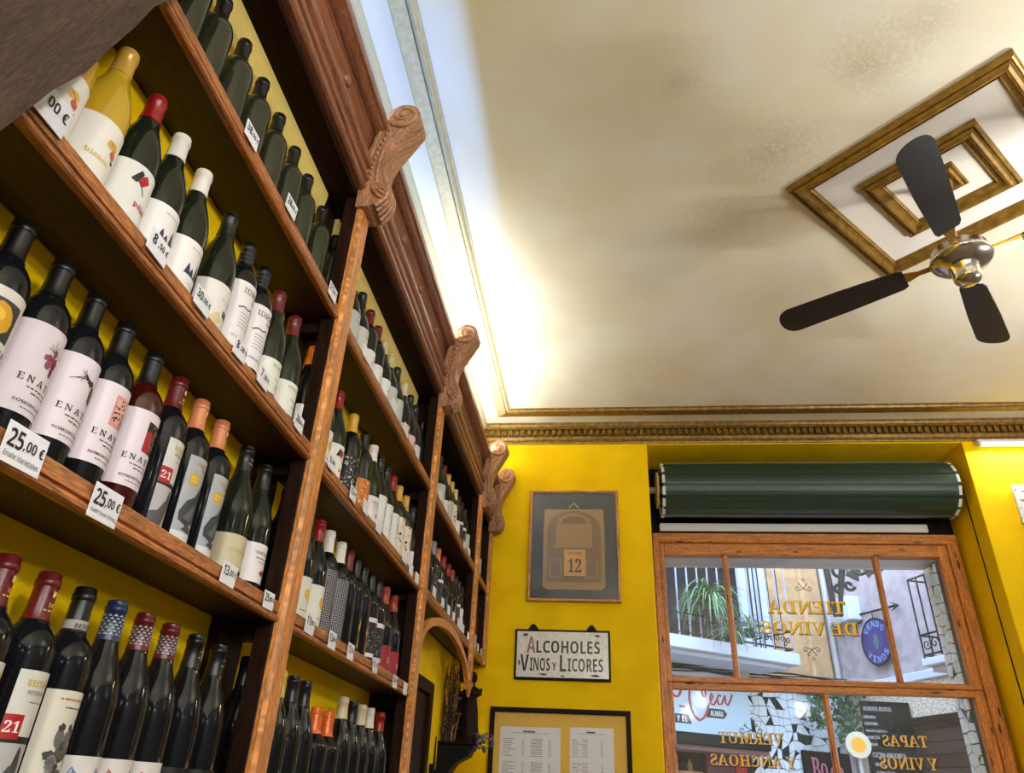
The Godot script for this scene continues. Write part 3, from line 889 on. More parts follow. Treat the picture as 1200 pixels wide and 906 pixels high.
func setting() -> void:
	grain = 0
	var st := mk()
	cb(st, Vector3(-1.1, -0.1, -5.12), Vector3(3.8, 0, 3.2), 0.0)
	struct("floor", st.commit(), M.floor)
	struct("ceiling", ceiling_mesh(), ceiling_material())
	struct("wall_left", box(Vector3(-1.1, 0, -5.12), Vector3(XW, H + 0.05, 3.2)), M.yellow)
	st = mk()
	cb(st, Vector3(XW, 0, -5.12), Vector3(0.343, H + 0.05, ZW), 0.004)
	cb(st, Vector3(2.348, 0, -5.12), Vector3(3.8, H + 0.05, ZW), 0.004)
	cb(st, Vector3(0.343, 0, -5.12), Vector3(2.348, 1.0, ZW), 0.004)
	cb(st, Vector3(0.343, 3.635, -5.12), Vector3(2.348, H + 0.05, ZW), 0.004)
	cb(st, Vector3(0.343, 3.13, -5.12), Vector3(2.348, 3.635, -4.935), 0.002)
	struct("wall_far", st.commit(), M.yellow)
	struct("wall_right", box(Vector3(3.5, 0, -5.12), Vector3(3.8, H + 0.05, 3.2)), mat(Color(0.42, 0.42, 0.44), 0.8))
	struct("wall_back", box(Vector3(-1.1, 0, 3.0), Vector3(3.8, H + 0.05, 3.2)), M.dark)
	struct("trim_7", box(Vector3(0.345, 3.135, -4.936), Vector3(2.346, 3.632, -4.930), 0.001), M.iron)
	# plaster cornice under the ceiling, with a dentil course on the far wall
	st = mk()
	var pr := [Vector2(0, 3.642), Vector2(0.010, 3.642), Vector2(0.013, 3.652), Vector2(0.013, 3.664), Vector2(0.018, 3.667), Vector2(0.024, 3.678), Vector2(0.026, 3.684), Vector2(0.030, 3.686), Vector2(0.030, 3.690), Vector2(0.022, 3.692), Vector2(0.022, 3.734), Vector2(0.052, 3.736), Vector2(0.052, 3.746), Vector2(0.058, 3.750), Vector2(0.064, 3.762), Vector2(0.066, H), Vector2(0, H)]
	grain = 0
	extr(st, pr, Vector3(XW, 0, ZW), Vector3(0, 0, 1), Vector3(0, 1, 0), Vector3(4.4, 0, 0))
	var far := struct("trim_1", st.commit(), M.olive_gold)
	var dm := mk()
	for i in 100:
		var x := XW + 0.05 + i * 0.0425
		cb(dm, Vector3(x, 3.694, ZW + 0.02), Vector3(x + 0.025, 3.732, ZW + 0.046), 0.002)
	stuff(part(far, "dentils", dm.commit(), M.olive_gold))
	st = mk()
	grain = 2
	extr(st, pr, Vector3(XW, 0, ZW), Vector3(1, 0, 0), Vector3(0, 1, 0), Vector3(0, 0, 7.5))
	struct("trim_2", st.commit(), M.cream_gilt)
	# raised gilt moulding that frames the ceiling
	var tp := [Vector2(0, 0.01), Vector2(0, -0.012), Vector2(0.004, -0.016), Vector2(0.058, -0.016), Vector2(0.061, -0.004), Vector2(0.067, -0.004), Vector2(0.071, -0.020), Vector2(0.077, -0.024), Vector2(0.083, -0.020), Vector2(0.088, -0.009), Vector2(0.095, -0.007), Vector2(0.095, 0.01)]
	var fx0 := -0.657
	var fx1 := 3.34
	var fz0 := -4.337
	var fz1 := 2.85
	var sides := frame_sides((fx1 - fx0) / 2, (fz1 - fz0) / 2, tp.map(func(p): return Vector2(p.x, -p.y)))
	for k in 4:
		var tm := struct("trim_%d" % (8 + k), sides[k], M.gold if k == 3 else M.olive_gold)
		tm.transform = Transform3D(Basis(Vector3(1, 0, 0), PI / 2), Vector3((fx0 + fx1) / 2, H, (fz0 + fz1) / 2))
	# doorway in the left wall, past the shelves
	var d := Node3D.new()
	d.name = "door_1"
	add_child(d)
	d.set_meta("kind", "structure")
	grain = 1
	st = mk()
	cb(st, Vector3(XW - 0.01, 0, -3.69), Vector3(XW + 0.025, 1.976, -3.63), 0.003)
	cb(st, Vector3(XW - 0.01, 0, -2.96), Vector3(XW + 0.025, 1.976, -2.90), 0.003)
	cb(st, Vector3(XW - 0.01, 1.92, -3.63), Vector3(XW + 0.025, 1.976, -2.96), 0.003)
	part(d, "door_frame", st.commit(), M.dark)
	part(d, "door_leaf", box(Vector3(XW - 0.01, 0, -3.63), Vector3(XW + 0.006, 1.92, -2.96)), M.dark)

func ceiling_mesh() -> ArrayMesh:
	var st := mk()
	var lo := Vector3(-1.1, H, -5.12)
	var hi := Vector3(3.8, H + 0.25, 3.2)
	var c := (lo + hi) / 2
	for f in [[0, -1], [0, 1], [1, -1], [1, 1], [2, -1], [2, 1]]:
		var n := Vector3.ZERO
		n[f[0]] = f[1]
		var q := []
		for k in [[0, 0], [1, 0], [1, 1], [0, 1]]:
			var p := Vector3.ZERO
			p[f[0]] = hi[f[0]] if f[1] > 0 else lo[f[0]]
			p[(f[0] + 1) % 3] = hi[(f[0] + 1) % 3] if k[0] else lo[(f[0] + 1) % 3]
			p[(f[0] + 2) % 3] = hi[(f[0] + 2) % 3] if k[1] else lo[(f[0] + 2) % 3]
			q.append(p)
		var cr: Vector3 = (q[1] - q[0]).cross(q[2] - q[0])
		if cr.dot(n) > 0:
			q.reverse()
		for k in [0, 1, 2, 0, 2, 3]:
			st.set_normal(n)
			st.set_uv(Vector2((q[k].x - lo.x) / 4.9, (q[k].z - lo.z) / 8.32))
			st.add_vertex(q[k])
	return st.commit()

# limewashed plaster: soft blotches, and a few mouldy stains near the medallion
func ceiling_material() -> StandardMaterial3D:
	var a := FastNoiseLite.new()
	a.seed = 77
	a.frequency = 0.012
	a.fractal_octaves = 5
	var b := FastNoiseLite.new()
	b.seed = 78
	b.frequency = 0.33
	b.fractal_octaves = 2
	var im := Image.create(640, 1024, false, Image.FORMAT_RGB8)
	var stains := [[0.30, -1.78, 0.10, 0.5], [0.72, -2.1, 0.20, 0.7], [0.95, -1.75, 0.16, 0.7], [0.60, -2.45, 0.22, 0.45], [1.1, -1.6, 0.12, 0.4], [0.9, -3.1, 0.25, 0.3]]
	for y in 1024:
		for x in 640:
			var p := Vector2(-1.1 + x / 640.0 * 4.9, -5.12 + y / 1024.0 * 8.32)
			var g := a.get_noise_2d(x, y)
			var f := b.get_noise_2d(x, y)
			var c := Color(0.85, 0.84, 0.785).lerp(Color(0.82, 0.785, 0.68), clampf(g * 0.9 + 0.35, 0, 1))
			for s in stains:
				var d = p.distance_to(Vector2(s[0], s[1])) / s[2] + f * 0.9 + g * 0.8
				if d < 1.2:
					c = c.lerp(Color(0.52, 0.45, 0.33), s[3] * 0.75 * (1.0 - smoothstep(0.0, 1.2, d)) * clampf(0.6 + f * 0.9, 0, 1))
			im.set_pixel(x, y, c)
	var m := mat(Color(1, 1, 1), 0.9)
	m.albedo_texture = ImageTexture.create_from_image(im)
	return m

const TOPS := [2.634, 2.226, 1.85, 1.452]
const FRONTS := [[-0.30, -0.37], [-1.52, -1.588], [-2.735, -2.812], [-3.945, -4.025], [-4.43, -4.50]]
const POSTS := [[-0.27, -0.375], [-1.50, -1.605], [-2.72, -2.836], [-3.957, -4.08], [-4.42, -4.50]]

func shelving() -> void:
	var o := thing("wine_shelving", "tall brown wooden shelving full of wine along the yellow left wall", "shelving")
	grain = 2
	var lp := [Vector2(-0.692, -0.002), Vector2(-0.690, 0.0), Vector2(-0.681, 0.0), Vector2(-0.680, -0.002), Vector2(-0.680, -0.022), Vector2(-0.685, -0.024), Vector2(-0.685, -0.0275), Vector2(-0.678, -0.029), Vector2(-0.675, -0.033), Vector2(-0.676, -0.038), Vector2(-0.680, -0.041), Vector2(-0.692, -0.041)]
	var ends := [0.3, -1.55, -2.78, -4.02, -4.50]
	for b in 4:
		for s in (4 if b < 2 else 2):
			var z0: float = ends[b]
			var z1: float = ends[b + 1]
			var sh := part(o, "shelf", box(Vector3(XW, TOPS[s] - 0.036, z1 + 0.0005), Vector3(-0.690, TOPS[s] - 0.004, z0)), M.shelf)
			var st := mk()
			extr(st, lp, Vector3(0, TOPS[s], z1), Vector3(1, 0, 0), Vector3(0, 1, 0), Vector3(0, 0, z0 - z1))
			part(sh, "lip_moulding", st.commit(), M.lip)
	grain = 1
	var i := 0
	for p in POSTS:
		var bottom: float = [0.0, 0.0, 0.0, 2.03, 2.187][i]
		var st := mk()
		var z0: float = FRONTS[i][1]
		var z1: float = FRONTS[i][0]
		var pl := [Vector2(-0.684, z0), Vector2(-0.674, z0), Vector2(-0.666, z0 + 0.007), Vector2(-0.666, z1 - 0.007), Vector2(-0.674, z1), Vector2(-0.684, z1)]
		extr(st, pl, Vector3(0, bottom, 0), Vector3(1, 0, 0), Vector3(0, 0, 1), Vector3(0, 3.055 - bottom, 0))
		var po := part(o, "post", st.commit(), M.post)
		part(po, "backing_board", box(Vector3(-0.722, bottom, z0), Vector3(-0.684, 3.05, z1 + 0.004), 0.002), M.dark)
		if i < 3:
			part(o, "rear_post", box(Vector3(XW, 0, p[1]), Vector3(-0.785, 3.03, p[0])), M.dark)
			for s in 4:
				part(o, "bearer", box(Vector3(-0.79, TOPS[s] - 0.075, p[1] + 0.03), Vector3(-0.695, TOPS[s] - 0.036, p[0] - 0.03)), M.dark)
		i += 1
	# dark end panel at the third post and dark boards behind the far bays
	part(o, "side_panel", box(Vector3(-0.79, 0, -2.82), Vector3(-0.70, 3.03, -2.80)), M.dark)
	part(o, "back_panel", box(Vector3(XW, 2.19, -4.50), Vector3(XW + 0.012, 3.03, -2.836)), M.dark)
	grain = 2
	var tp := part(o, "top_board", box(Vector3(XW, 3.03, -4.50), Vector3(-0.69, 3.055, 0.3)), M.dark)
	part(tp, "top_lining", box(Vector3(XW, 3.18, -4.50), Vector3(-0.70, 3.205, 0.3)), M.dark)
	# rounded cream batten along the back, under the top board
	var seg := [[0.3, -1.50], [-1.605, -2.72]]
	for s in seg:
		var st := mk()
		extr(st, [Vector2(XW, 2.955), Vector2(-0.800, 2.955), Vector2(-0.786, 2.965), Vector2(-0.776, 2.985), Vector2(-0.772, 3.01), Vector2(-0.772, 3.03), Vector2(XW, 3.03)], Vector3(0, 0, s[1]), Vector3(1, 0, 0), Vector3(0, 1, 0), Vector3(0, 0, s[0] - s[1]))
		part(o, "back_batten", st.commit(), M.pale_yellow)
	# cornice of the cabinet: beads, frieze with turned knobs, crown
	var st := mk()
	var cp := [Vector2(-0.70, 3.05), Vector2(-0.674, 3.05), Vector2(-0.667, 3.054), Vector2(-0.664, 3.060), Vector2(-0.664, 3.070), Vector2(-0.669, 3.076), Vector2(-0.669, 3.080), Vector2(-0.661, 3.084), Vector2(-0.659, 3.092), Vector2(-0.661, 3.102), Vector2(-0.670, 3.106), Vector2(-0.670, 3.132), Vector2(-0.660, 3.138), Vector2(-0.656, 3.148), Vector2(-0.657, 3.160), Vector2(-0.664, 3.168), Vector2(-0.670, 3.176), Vector2(-0.680, 3.182),
		Vector2(-0.680, 3.280), Vector2(-0.674, 3.284), Vector2(-0.674, 3.289), Vector2(-0.664, 3.290), Vector2(-0.655, 3.293), Vector2(-0.646, 3.298), Vector2(-0.641, 3.302), Vector2(-0.634, 3.304), Vector2(-0.632, 3.308), Vector2(-0.632, 3.336), Vector2(-0.639, 3.336), Vector2(-0.639, 3.308), Vector2(-0.70, 3.308)]
	extr(st, cp, Vector3(0, 0, -4.50), Vector3(1, 0, 0), Vector3(0, 1, 0), Vector3(0, 0, 4.8))
	var co := part(o, "cornice", st.commit(), M.cornice)
	var kb := mk()
	lathe(kb, [Vector2(0.0, -0.004), Vector2(0.019, -0.004), Vector2(0.020, 0.004), Vector2(0.0175, 0.009), Vector2(0.012, 0.013), Vector2(0.0, 0.015)], 18)
	var km := kb.commit()
	for z in [-0.62, -0.93, -1.274, -1.939, -2.226, -2.521, -3.12, -3.475, -3.787, -4.25]:
		part(co, "knob", km, M.cornice, Vector3(-0.68, 3.237, z), Vector3(0, 0, -PI / 2))
	# carved scroll brackets in front of the posts
	var cm := corbel_meshes()
	for z in [-0.32, -1.552, -2.778, -4.018, -4.445]:
		var c := part(o, "scroll_bracket", cm[0], M.corbel, Vector3(-0.68, 2.985, z))
		part(c, "volute", cm[1], M.corbel)
		part(c, "bead_row", cm[2], M.corbel)
		part(c, "carved_leaf", cm[3], M.corbel)
	# arch below the far bay
	st = mk()
	var arch := []
	for k in 25:
		var t := PI * k / 24.0
		arch.append(Vector2(-3.397 + cos(t) * 0.553, 1.99 + sin(t) * 0.166))
	for k in range(24, -1, -1):
		var t := PI * k / 24.0
		arch.append(Vector2(-3.397 + cos(t) * 0.585, 1.992 + sin(t) * 0.199))
	extr(st, arch, Vector3(-0.695, 0, 0), Vector3(0, 0, 1), Vector3(0, 1, 0), Vector3(0.022, 0, 0))
	part(o, "arch", st.commit(), M.post)
	st = mk()
	lathe(st, [Vector2(0.0, 1.955), Vector2(0.008, 1.965), Vector2(0.016, 1.995), Vector2(0.026, 2.03), Vector2(0.0, 2.03)], 10, Vector3(-0.682, 0, -4.018))
	part(o, "drop_finial", st.commit(), M.post)
	for k in [["strip_lamp", "thin blue-white light strip lying on the near part of the shelf cornice", 0.006, -1.15, 1.4, -0.651, 3.3095, Color(0.6, 0.76, 1.0)], ["shelf_tube_lamp", "white tube lamp lying on the far part of the shelf cornice", 0.02, -3.42, 0.8, -0.672, 3.318, Color(0.95, 0.98, 1.0)]]:
		var sl := thing(k[0], k[1], "lamp", Vector3(k[5], k[6], k[3]))
		var em := mat(Color(0.9, 0.92, 0.95), 0.4)
		em.emission_enabled = true
		em.emission = k[7]
		em.emission_energy_multiplier = 1.5
		part(sl, "tube", box(Vector3(-k[2] / 2, -0.001 if k[2] < 0.01 else -0.010, -k[4]), Vector3(k[2] / 2, 0.001 if k[2] < 0.01 else 0.010, k[4]), 0.0005), em)
	# weathered strut close to the lens, leaning against the shelf fronts
	grain = 0
	st = mk()
	var e0 := Vector2(-0.474, 2.102)
	var dir := (Vector2(-0.590, 2.517) - e0).normalized()
	var sd := Vector2(-dir.y, dir.x)
	if sd.x < 0:
		sd = -sd
	var a0 := e0 - dir * 0.75
	var a1 := e0 + dir * 0.95
	var rough := mk()
	var prof := []
	for k in 25:
		var t := k / 24.0
		var q := a0.lerp(a1, t) + sd * (0.004 * sin(t * 31.0) + 0.002 * sin(t * 77.0))
		prof.append(q)
	for k in range(24, -1, -1):
		prof.append(a0.lerp(a1, k / 24.0) + sd * 0.26)
	var ar := []
	for q in prof:
		ar.append(Vector2((q - a0).dot(dir), (q - a0).dot(sd)))
	extr(rough, ar, Vector3.ZERO, Vector3(1, 0, 0), Vector3(0, 1, 0), Vector3(0, 0, 0.05))
	var s := thing("wooden_strut", "dark weathered wooden strut crossing in front of the nearest shelves, top left corner", "strut")
	var ml := part(s, "plank", rough.commit(), M.strut)
	var ex := Vector3(0, dir.y, dir.x)
	var ey := Vector3(0, sd.y, sd.x)
	ml.transform = Transform3D(Basis(ex, ey, ex.cross(ey)), Vector3(-0.622 if ex.cross(ey).x < 0 else -0.672, a0.y, a0.x))
	if ex.cross(ey).x < 0:
		ml.position.x = -0.622

func corbel_meshes() -> Array:
	# side outline (x out from the shelf front, y up), extruded across the post
	var st := mk()
	grain = 1
	var l := []
	l += [Vector2(-0.006, 0.0), Vector2(0.03, 0.0), Vector2(0.06, 0.012), Vector2(0.078, 0.035), Vector2(0.082, 0.06), Vector2(0.074, 0.09), Vector2(0.066, 0.115)]
	l += [Vector2(0.060, 0.15), Vector2(0.062, 0.19), Vector2(0.074, 0.23), Vector2(0.094, 0.268), Vector2(0.112, 0.30)]
	for k in 11:
		var t := lerpf(-0.35, PI * 0.86, k / 10.0)
		l.append(Vector2(0.095 + cos(t) * 0.052, 0.378 + sin(t) * 0.052))
	l += [Vector2(0.034, 0.37), Vector2(0.022, 0.33), Vector2(0.012, 0.27), Vector2(-0.002, 0.2), Vector2(-0.006, 0.12)]
	extr(st, l, Vector3(0, 0, -0.044), Vector3(1, 0, 0), Vector3(0, 1, 0), Vector3(0, 0, 0.088))
	var body := st.commit()
	st = mk()
	for s in [-1.0, 1.0]:
		var c := Vector3(0.095, 0.378, s * 0.046)
		tube(st, spiral(c, Vector3(1, 0, 0), Vector3(0, 1, 0), 0.050, 0.012, -2.4, 5.6, 34), 0.0075, 7)
		st.set_smooth_group(-1)
		var lt := mk()
		lathe(lt, [Vector2(0, -0.008), Vector2(0.014, -0.006), Vector2(0.012, 0.008), Vector2(0, 0.013)], 12)
		st.append_from(lt.commit(), 0, Transform3D(Basis(Vector3(1, 0, 0), s * PI / 2), c))
	# scroll drum, a little wider than the body
	var dr := mk()
	lathe(dr, [Vector2(0, -0.047), Vector2(0.048, -0.047), Vector2(0.053, -0.04), Vector2(0.046, -0.02), Vector2(0.044, 0.0), Vector2(0.046, 0.02), Vector2(0.053, 0.04), Vector2(0.048, 0.047), Vector2(0, 0.047)], 24)
	st.append_from(dr.commit(), 0, Transform3D(Basis(Vector3(1, 0, 0), PI / 2), Vector3(0.095, 0.378, 0)))
	var vol := st.commit()
	st = mk()
	for s in [-1.0, 1.0]:
		for k in 11:
			var t := k / 10.0
			var p := Vector3(lerpf(0.022, 0.058, t * t), lerpf(0.11, 0.315, t), s * 0.046)
			var lt := mk()
			lathe(lt, [Vector2(0, -0.004), Vector2(0.0062, -0.002), Vector2(0.0050, 0.003), Vector2(0, 0.0055)], 8)
			st.append_from(lt.commit(), 0, Transform3D(Basis(Vector3(1, 0, 0), s * PI / 2), p))
		tube(st, bezier(Vector3(0.044, 0.10, s * 0.044), Vector3(0.034, 0.2, s * 0.044), Vector3(0.05, 0.27, s * 0.044), Vector3(0.096, 0.315, s * 0.044)), 0.0055, 6)
		tube(st, bezier(Vector3(0.008, 0.10, s * 0.044), Vector3(0.008, 0.2, s * 0.044), Vector3(0.02, 0.27, s * 0.044), Vector3(0.034, 0.35, s * 0.044)), 0.0045, 6)
	var beads := st.commit()
	st = mk()
	for s in [-1.0, 1.0]:
		for k in 5:
			var a := -0.9 + k * 0.45
			var b := Vector3(0.032, 0.075, s * 0.043)
			tube(st, bezier(b, b + Vector3(cos(a) * 0.02, sin(a) * 0.02, s * 0.006), b + Vector3(cos(a) * 0.035, sin(a) * 0.04 - 0.01, s * 0.006), b + Vector3(cos(a + 0.4) * 0.046, sin(a) * 0.045 - 0.012, s * 0.001)), [0.004, 0.007, 0.008, 0.008, 0.008, 0.0075, 0.007, 0.006, 0.005, 0.004, 0.002], 6)
	for k in 5:
		var z := -0.03 + k * 0.015
		tube(st, bezier(Vector3(0.066, 0.12, z), Vector3(0.086, 0.08, z), Vector3(0.09, 0.04, z * 1.2), Vector3(0.05, 0.004, z * 1.3)), 0.008, 6)
	return [body, vol, beads, st.commit()]

func stock() -> void:
	var n := "nearest"
	bottles(["-0.755 bx black none olive", "-0.842 bx black none olive", "-0.939 bx black none olive", "-1.038 bx black none olive", "-1.137 bx black none olive", "-1.241 bx black none olive", "-1.336 bx black none olive", "-1.455 bx black none olive", "-1.577 bx black none olive"], -0.755, TOPS[0] - 0.004, "top", n)
	bottles(["-0.590 bg gold cartoon yellow", "-0.675 bg gold cartoon yellow", "-0.764 bg red bird dark", "-0.847 bg white trees dark", "-0.932 bg white trees dark", "-1.050 bg black numbers dark", "-1.140 bx black hills black rings", "-1.222 bx black hills black rings", "-1.312 bg maroon valley dark", "-1.413 bg maroon valley dark", "-1.552 bg orange white black"], -0.738, TOPS[1] - 0.004, "upper-middle", n)
	bottles(["-0.660 bx black lemon black", "-0.743 bx black grape black", "-0.822 bx black insect black", "-0.901 bx black dotted black", "-0.989 bx black vine rose", "-1.074 bx maroon number black crest", "-1.159 bx rosegold photo black crest", "-1.246 bx rosegold photo black crest", "-1.370 bg black cream dark words", "-1.470 bg black rose dark", "-1.611 bg maroon none black"], -0.755, TOPS[2] - 0.004, "lower-middle", n)
	bottles(["-0.846 bx maroon number black crest", "-0.929 bx maroon number black crest", "-1.010 bx black riders black band", "-1.092 bg blue zigzag_blue black scales", "-1.175 bg maroon zigzag_red black scales", "-1.258 bg maroon zigzag_red black scales", "-1.352 bg black discs black words", "-1.447 bg black discs black words", "-1.586 bg navy shoulder black"], -0.755, TOPS[3] - 0.004, "bottom", n)
	n = "middle"
	bottles(["-1.760 bg pale pale dark", "-1.853 bg black pale dark", "-1.950 bx maroon script dark", "-2.046 bx maroon script dark", "-2.140 bg pale script dark", "-2.232 bg pale pale dark", "-2.325 bg black pale dark", "-2.445 bg cream pink dark", "-2.545 bg black pink dark", "-2.635 bg black pink dark", "-2.780 bg black none dark", "-2.900 bg black white dark"], -0.755, TOPS[0] - 0.004, "top", n)
	bottles(["-1.690 bg black flower dark", "-1.790 bg red bird dark", "-1.935 bx gold splashes black", "-2.060 bx black sprinkles dark", "-2.160 bg white white dark", "-2.250 bg black mark dark", "-2.335 bg black mark dark", "-2.425 bg red mark dark", "-2.520 bx gold stained dark", "-2.625 bx gold stained dark", "-2.760 bg grey white dark", "-2.880 bg grey none dark"], -0.745, TOPS[1] - 0.004, "upper-middle", n)
	bottles(["-1.760 rh black flower black", "-1.845 bg red flower black", "-1.930 bx white lattice black", "-2.035 bx white lattice black", "-2.115 bx maroon none black", "-2.193 bx black flame black", "-2.272 bx black flame black", "-2.364 bx black bands black", "-2.449 bx black bands black", "-2.549 bg brick red black", "-2.670 bg brick red black"], -0.755, TOPS[2] - 0.004, "lower-middle", n)
	bottles(["-1.770 bg yellow shoulder black", "-1.856 bg navy shoulder black", "-1.942 bg navy shoulder black", "-2.051 br copper shoulder black", "-2.150 br copper shoulder black", "-2.260 bg cream shoulder black", "-2.355 bg black shoulder black", "-2.450 bg cream shoulder black", "-2.545 bg white shoulder black", "-2.673 bg red shoulder black"], -0.755, TOPS[3] - 0.004, "bottom", n)
	n = "arched"
	bottles(["-3.150 bg black pale dark", "-3.260 bg maroon white black", "-3.370 bg gold pale dark", "-3.470 bg gold stained dark", "-3.575 bg cream cartoon dark", "-3.675 bx black bands black", "-3.770 bx black bands black", "-3.880 bg black pale dark", "-4.020 bg black white dark"], -0.75, TOPS[0] - 0.004, "top", n)
	bottles(["-3.090 bg silver none black", "-3.190 bx silver splashes black", "-3.300 bx rosegold bands black", "-3.430 bg red none black", "-3.560 bg red none black", "-3.665 bg brick none black", "-3.770 bx black bands black", "-3.870 bx black mark black", "-4.000 bx grey white black"], -0.75, TOPS[1] - 0.004, "lower", n)
	n = "corner"
	bottles(["-4.14 bg pale pale dark", "-4.24 bg black white dark", "-4.34 bg gold pale dark"], -0.75, TOPS[0] - 0.004, "top", n)
	bottles(["-4.14 bg rosegold pink dark", "-4.24 bg red white dark", "-4.34 bg black pink dark"], -0.75, TOPS[1] - 0.004, "lower", n)
	price_cards([[-0.945, 2.637, "38,00 €"], [-1.156, 2.645, "28,00 €", "?"], [-1.455, 2.632, "21,00 €", "?"]], "top", "nearest")
	price_cards([[-0.547, 2.236, "00 €", "", 0.034], [-0.809, 2.229, "8,50 €", "", 0.028], [-0.954, 2.232, "30,00 €", "", 0.027], [-1.107, 2.230, "8,50 €", "", 0.026], [-1.217, 2.232, "7,50 €", "", 0.027], [-1.420, 2.232, "24,00 €", "", 0.027]], "upper-middle", "nearest")
	price_cards([[-0.717, 1.838, "25,00 €", "Enate Varietales", 0.034], [-0.885, 1.831, "25,00 €", "Enate Syrah-Shiraz", 0.033], [-1.265, 1.840, "13,00 €", "", 0.027], [-1.452, 1.838, "25,00 €", "", 0.024]], "lower-middle", "nearest")
	price_cards([[-1.762, 2.640, ""], [-2.104, 2.645, ""], [-2.275, 2.640, ""], [-2.461, 2.636, ""]], "top", "middle")
	price_cards([[-1.652, 2.235, "9,00 €", "?"], [-1.843, 2.225, "12,50 €", "?"], [-1.964, 2.232, ""], [-2.114, 2.225, ""], [-2.455, 2.230, ""], [-2.56, 2.215, ""], [-2.66, 2.212, ""]], "upper-middle", "middle")
	price_cards([[-1.696, 1.842, "11,90 €", "?", 0.031], [-1.862, 1.836, "13,90 €", "?", 0.029], [-2.019, 1.836, "12,90 €", "?", 0.029], [-2.268, 1.838, "8,10 €", "?", 0.027], [-2.515, 1.828, "14,00 €", "?", 0.027], [-2.662, 1.826, ""]], "lower-middle", "middle")
	price_cards([[-2.912, 2.640, ""], [-3.555, 2.625, ""], [-3.710, 2.635, ""]], "top", "arched")
	price_cards([[-2.975, 2.240, ""], [-3.162, 2.240, ""], [-3.300, 2.240, ""], [-3.43, 2.240, ""], [-3.56, 2.240, ""], [-3.70, 2.240, ""], [-3.86, 2.236, ""]], "lower", "arched")
	price_cards([[-4.2, 2.240, ""], [-4.33, 2.236, ""]], "lower", "corner")

# mitred frame moulding round a rectangle: profile points (inset from the outer edge, height out along +z); one mesh per side
func frame_sides(hw: float, hh: float, prof: Array) -> Array:
	var out := []
	for s in 4:
		var st := mk()
		var ax := Vector3(1, 0, 0).rotated(Vector3(0, 0, 1), s * PI / 2)
		var ay := Vector3(0, 1, 0).rotated(Vector3(0, 0, 1), s * PI / 2)
		var w := hw if s % 2 == 0 else hh
		var h := hh if s % 2 == 0 else hw
		grain = 0 if s % 2 == 0 else 1
		var n := prof.size()
		var pt := func(p: Vector2, e: float) -> Vector3: return ax * e * (w - p.x) - ay * (h - p.x) + Vector3(0, 0, p.y)
		for i in n:
			var a: Vector2 = prof[i]
			var b: Vector2 = prof[(i + 1) % n]
			var q := [pt.call(a, -1.0), pt.call(b, -1.0), pt.call(b, 1.0), pt.call(a, 1.0)]
			var t := (b - a).normalized()
			var nn := (ay * t.y - Vector3(0, 0, 1) * t.x)
			# orient outward from the profile's middle
			var mid := Vector2.ZERO
			for p in prof:
				mid += p / n
			var m := (a + b) / 2 - mid
			if nn.dot(ay * m.x + Vector3(0, 0, 1) * m.y) < 0:
				nn = -nn
			face(st, q, nn.normalized())
		out.append(st.commit())
	return out

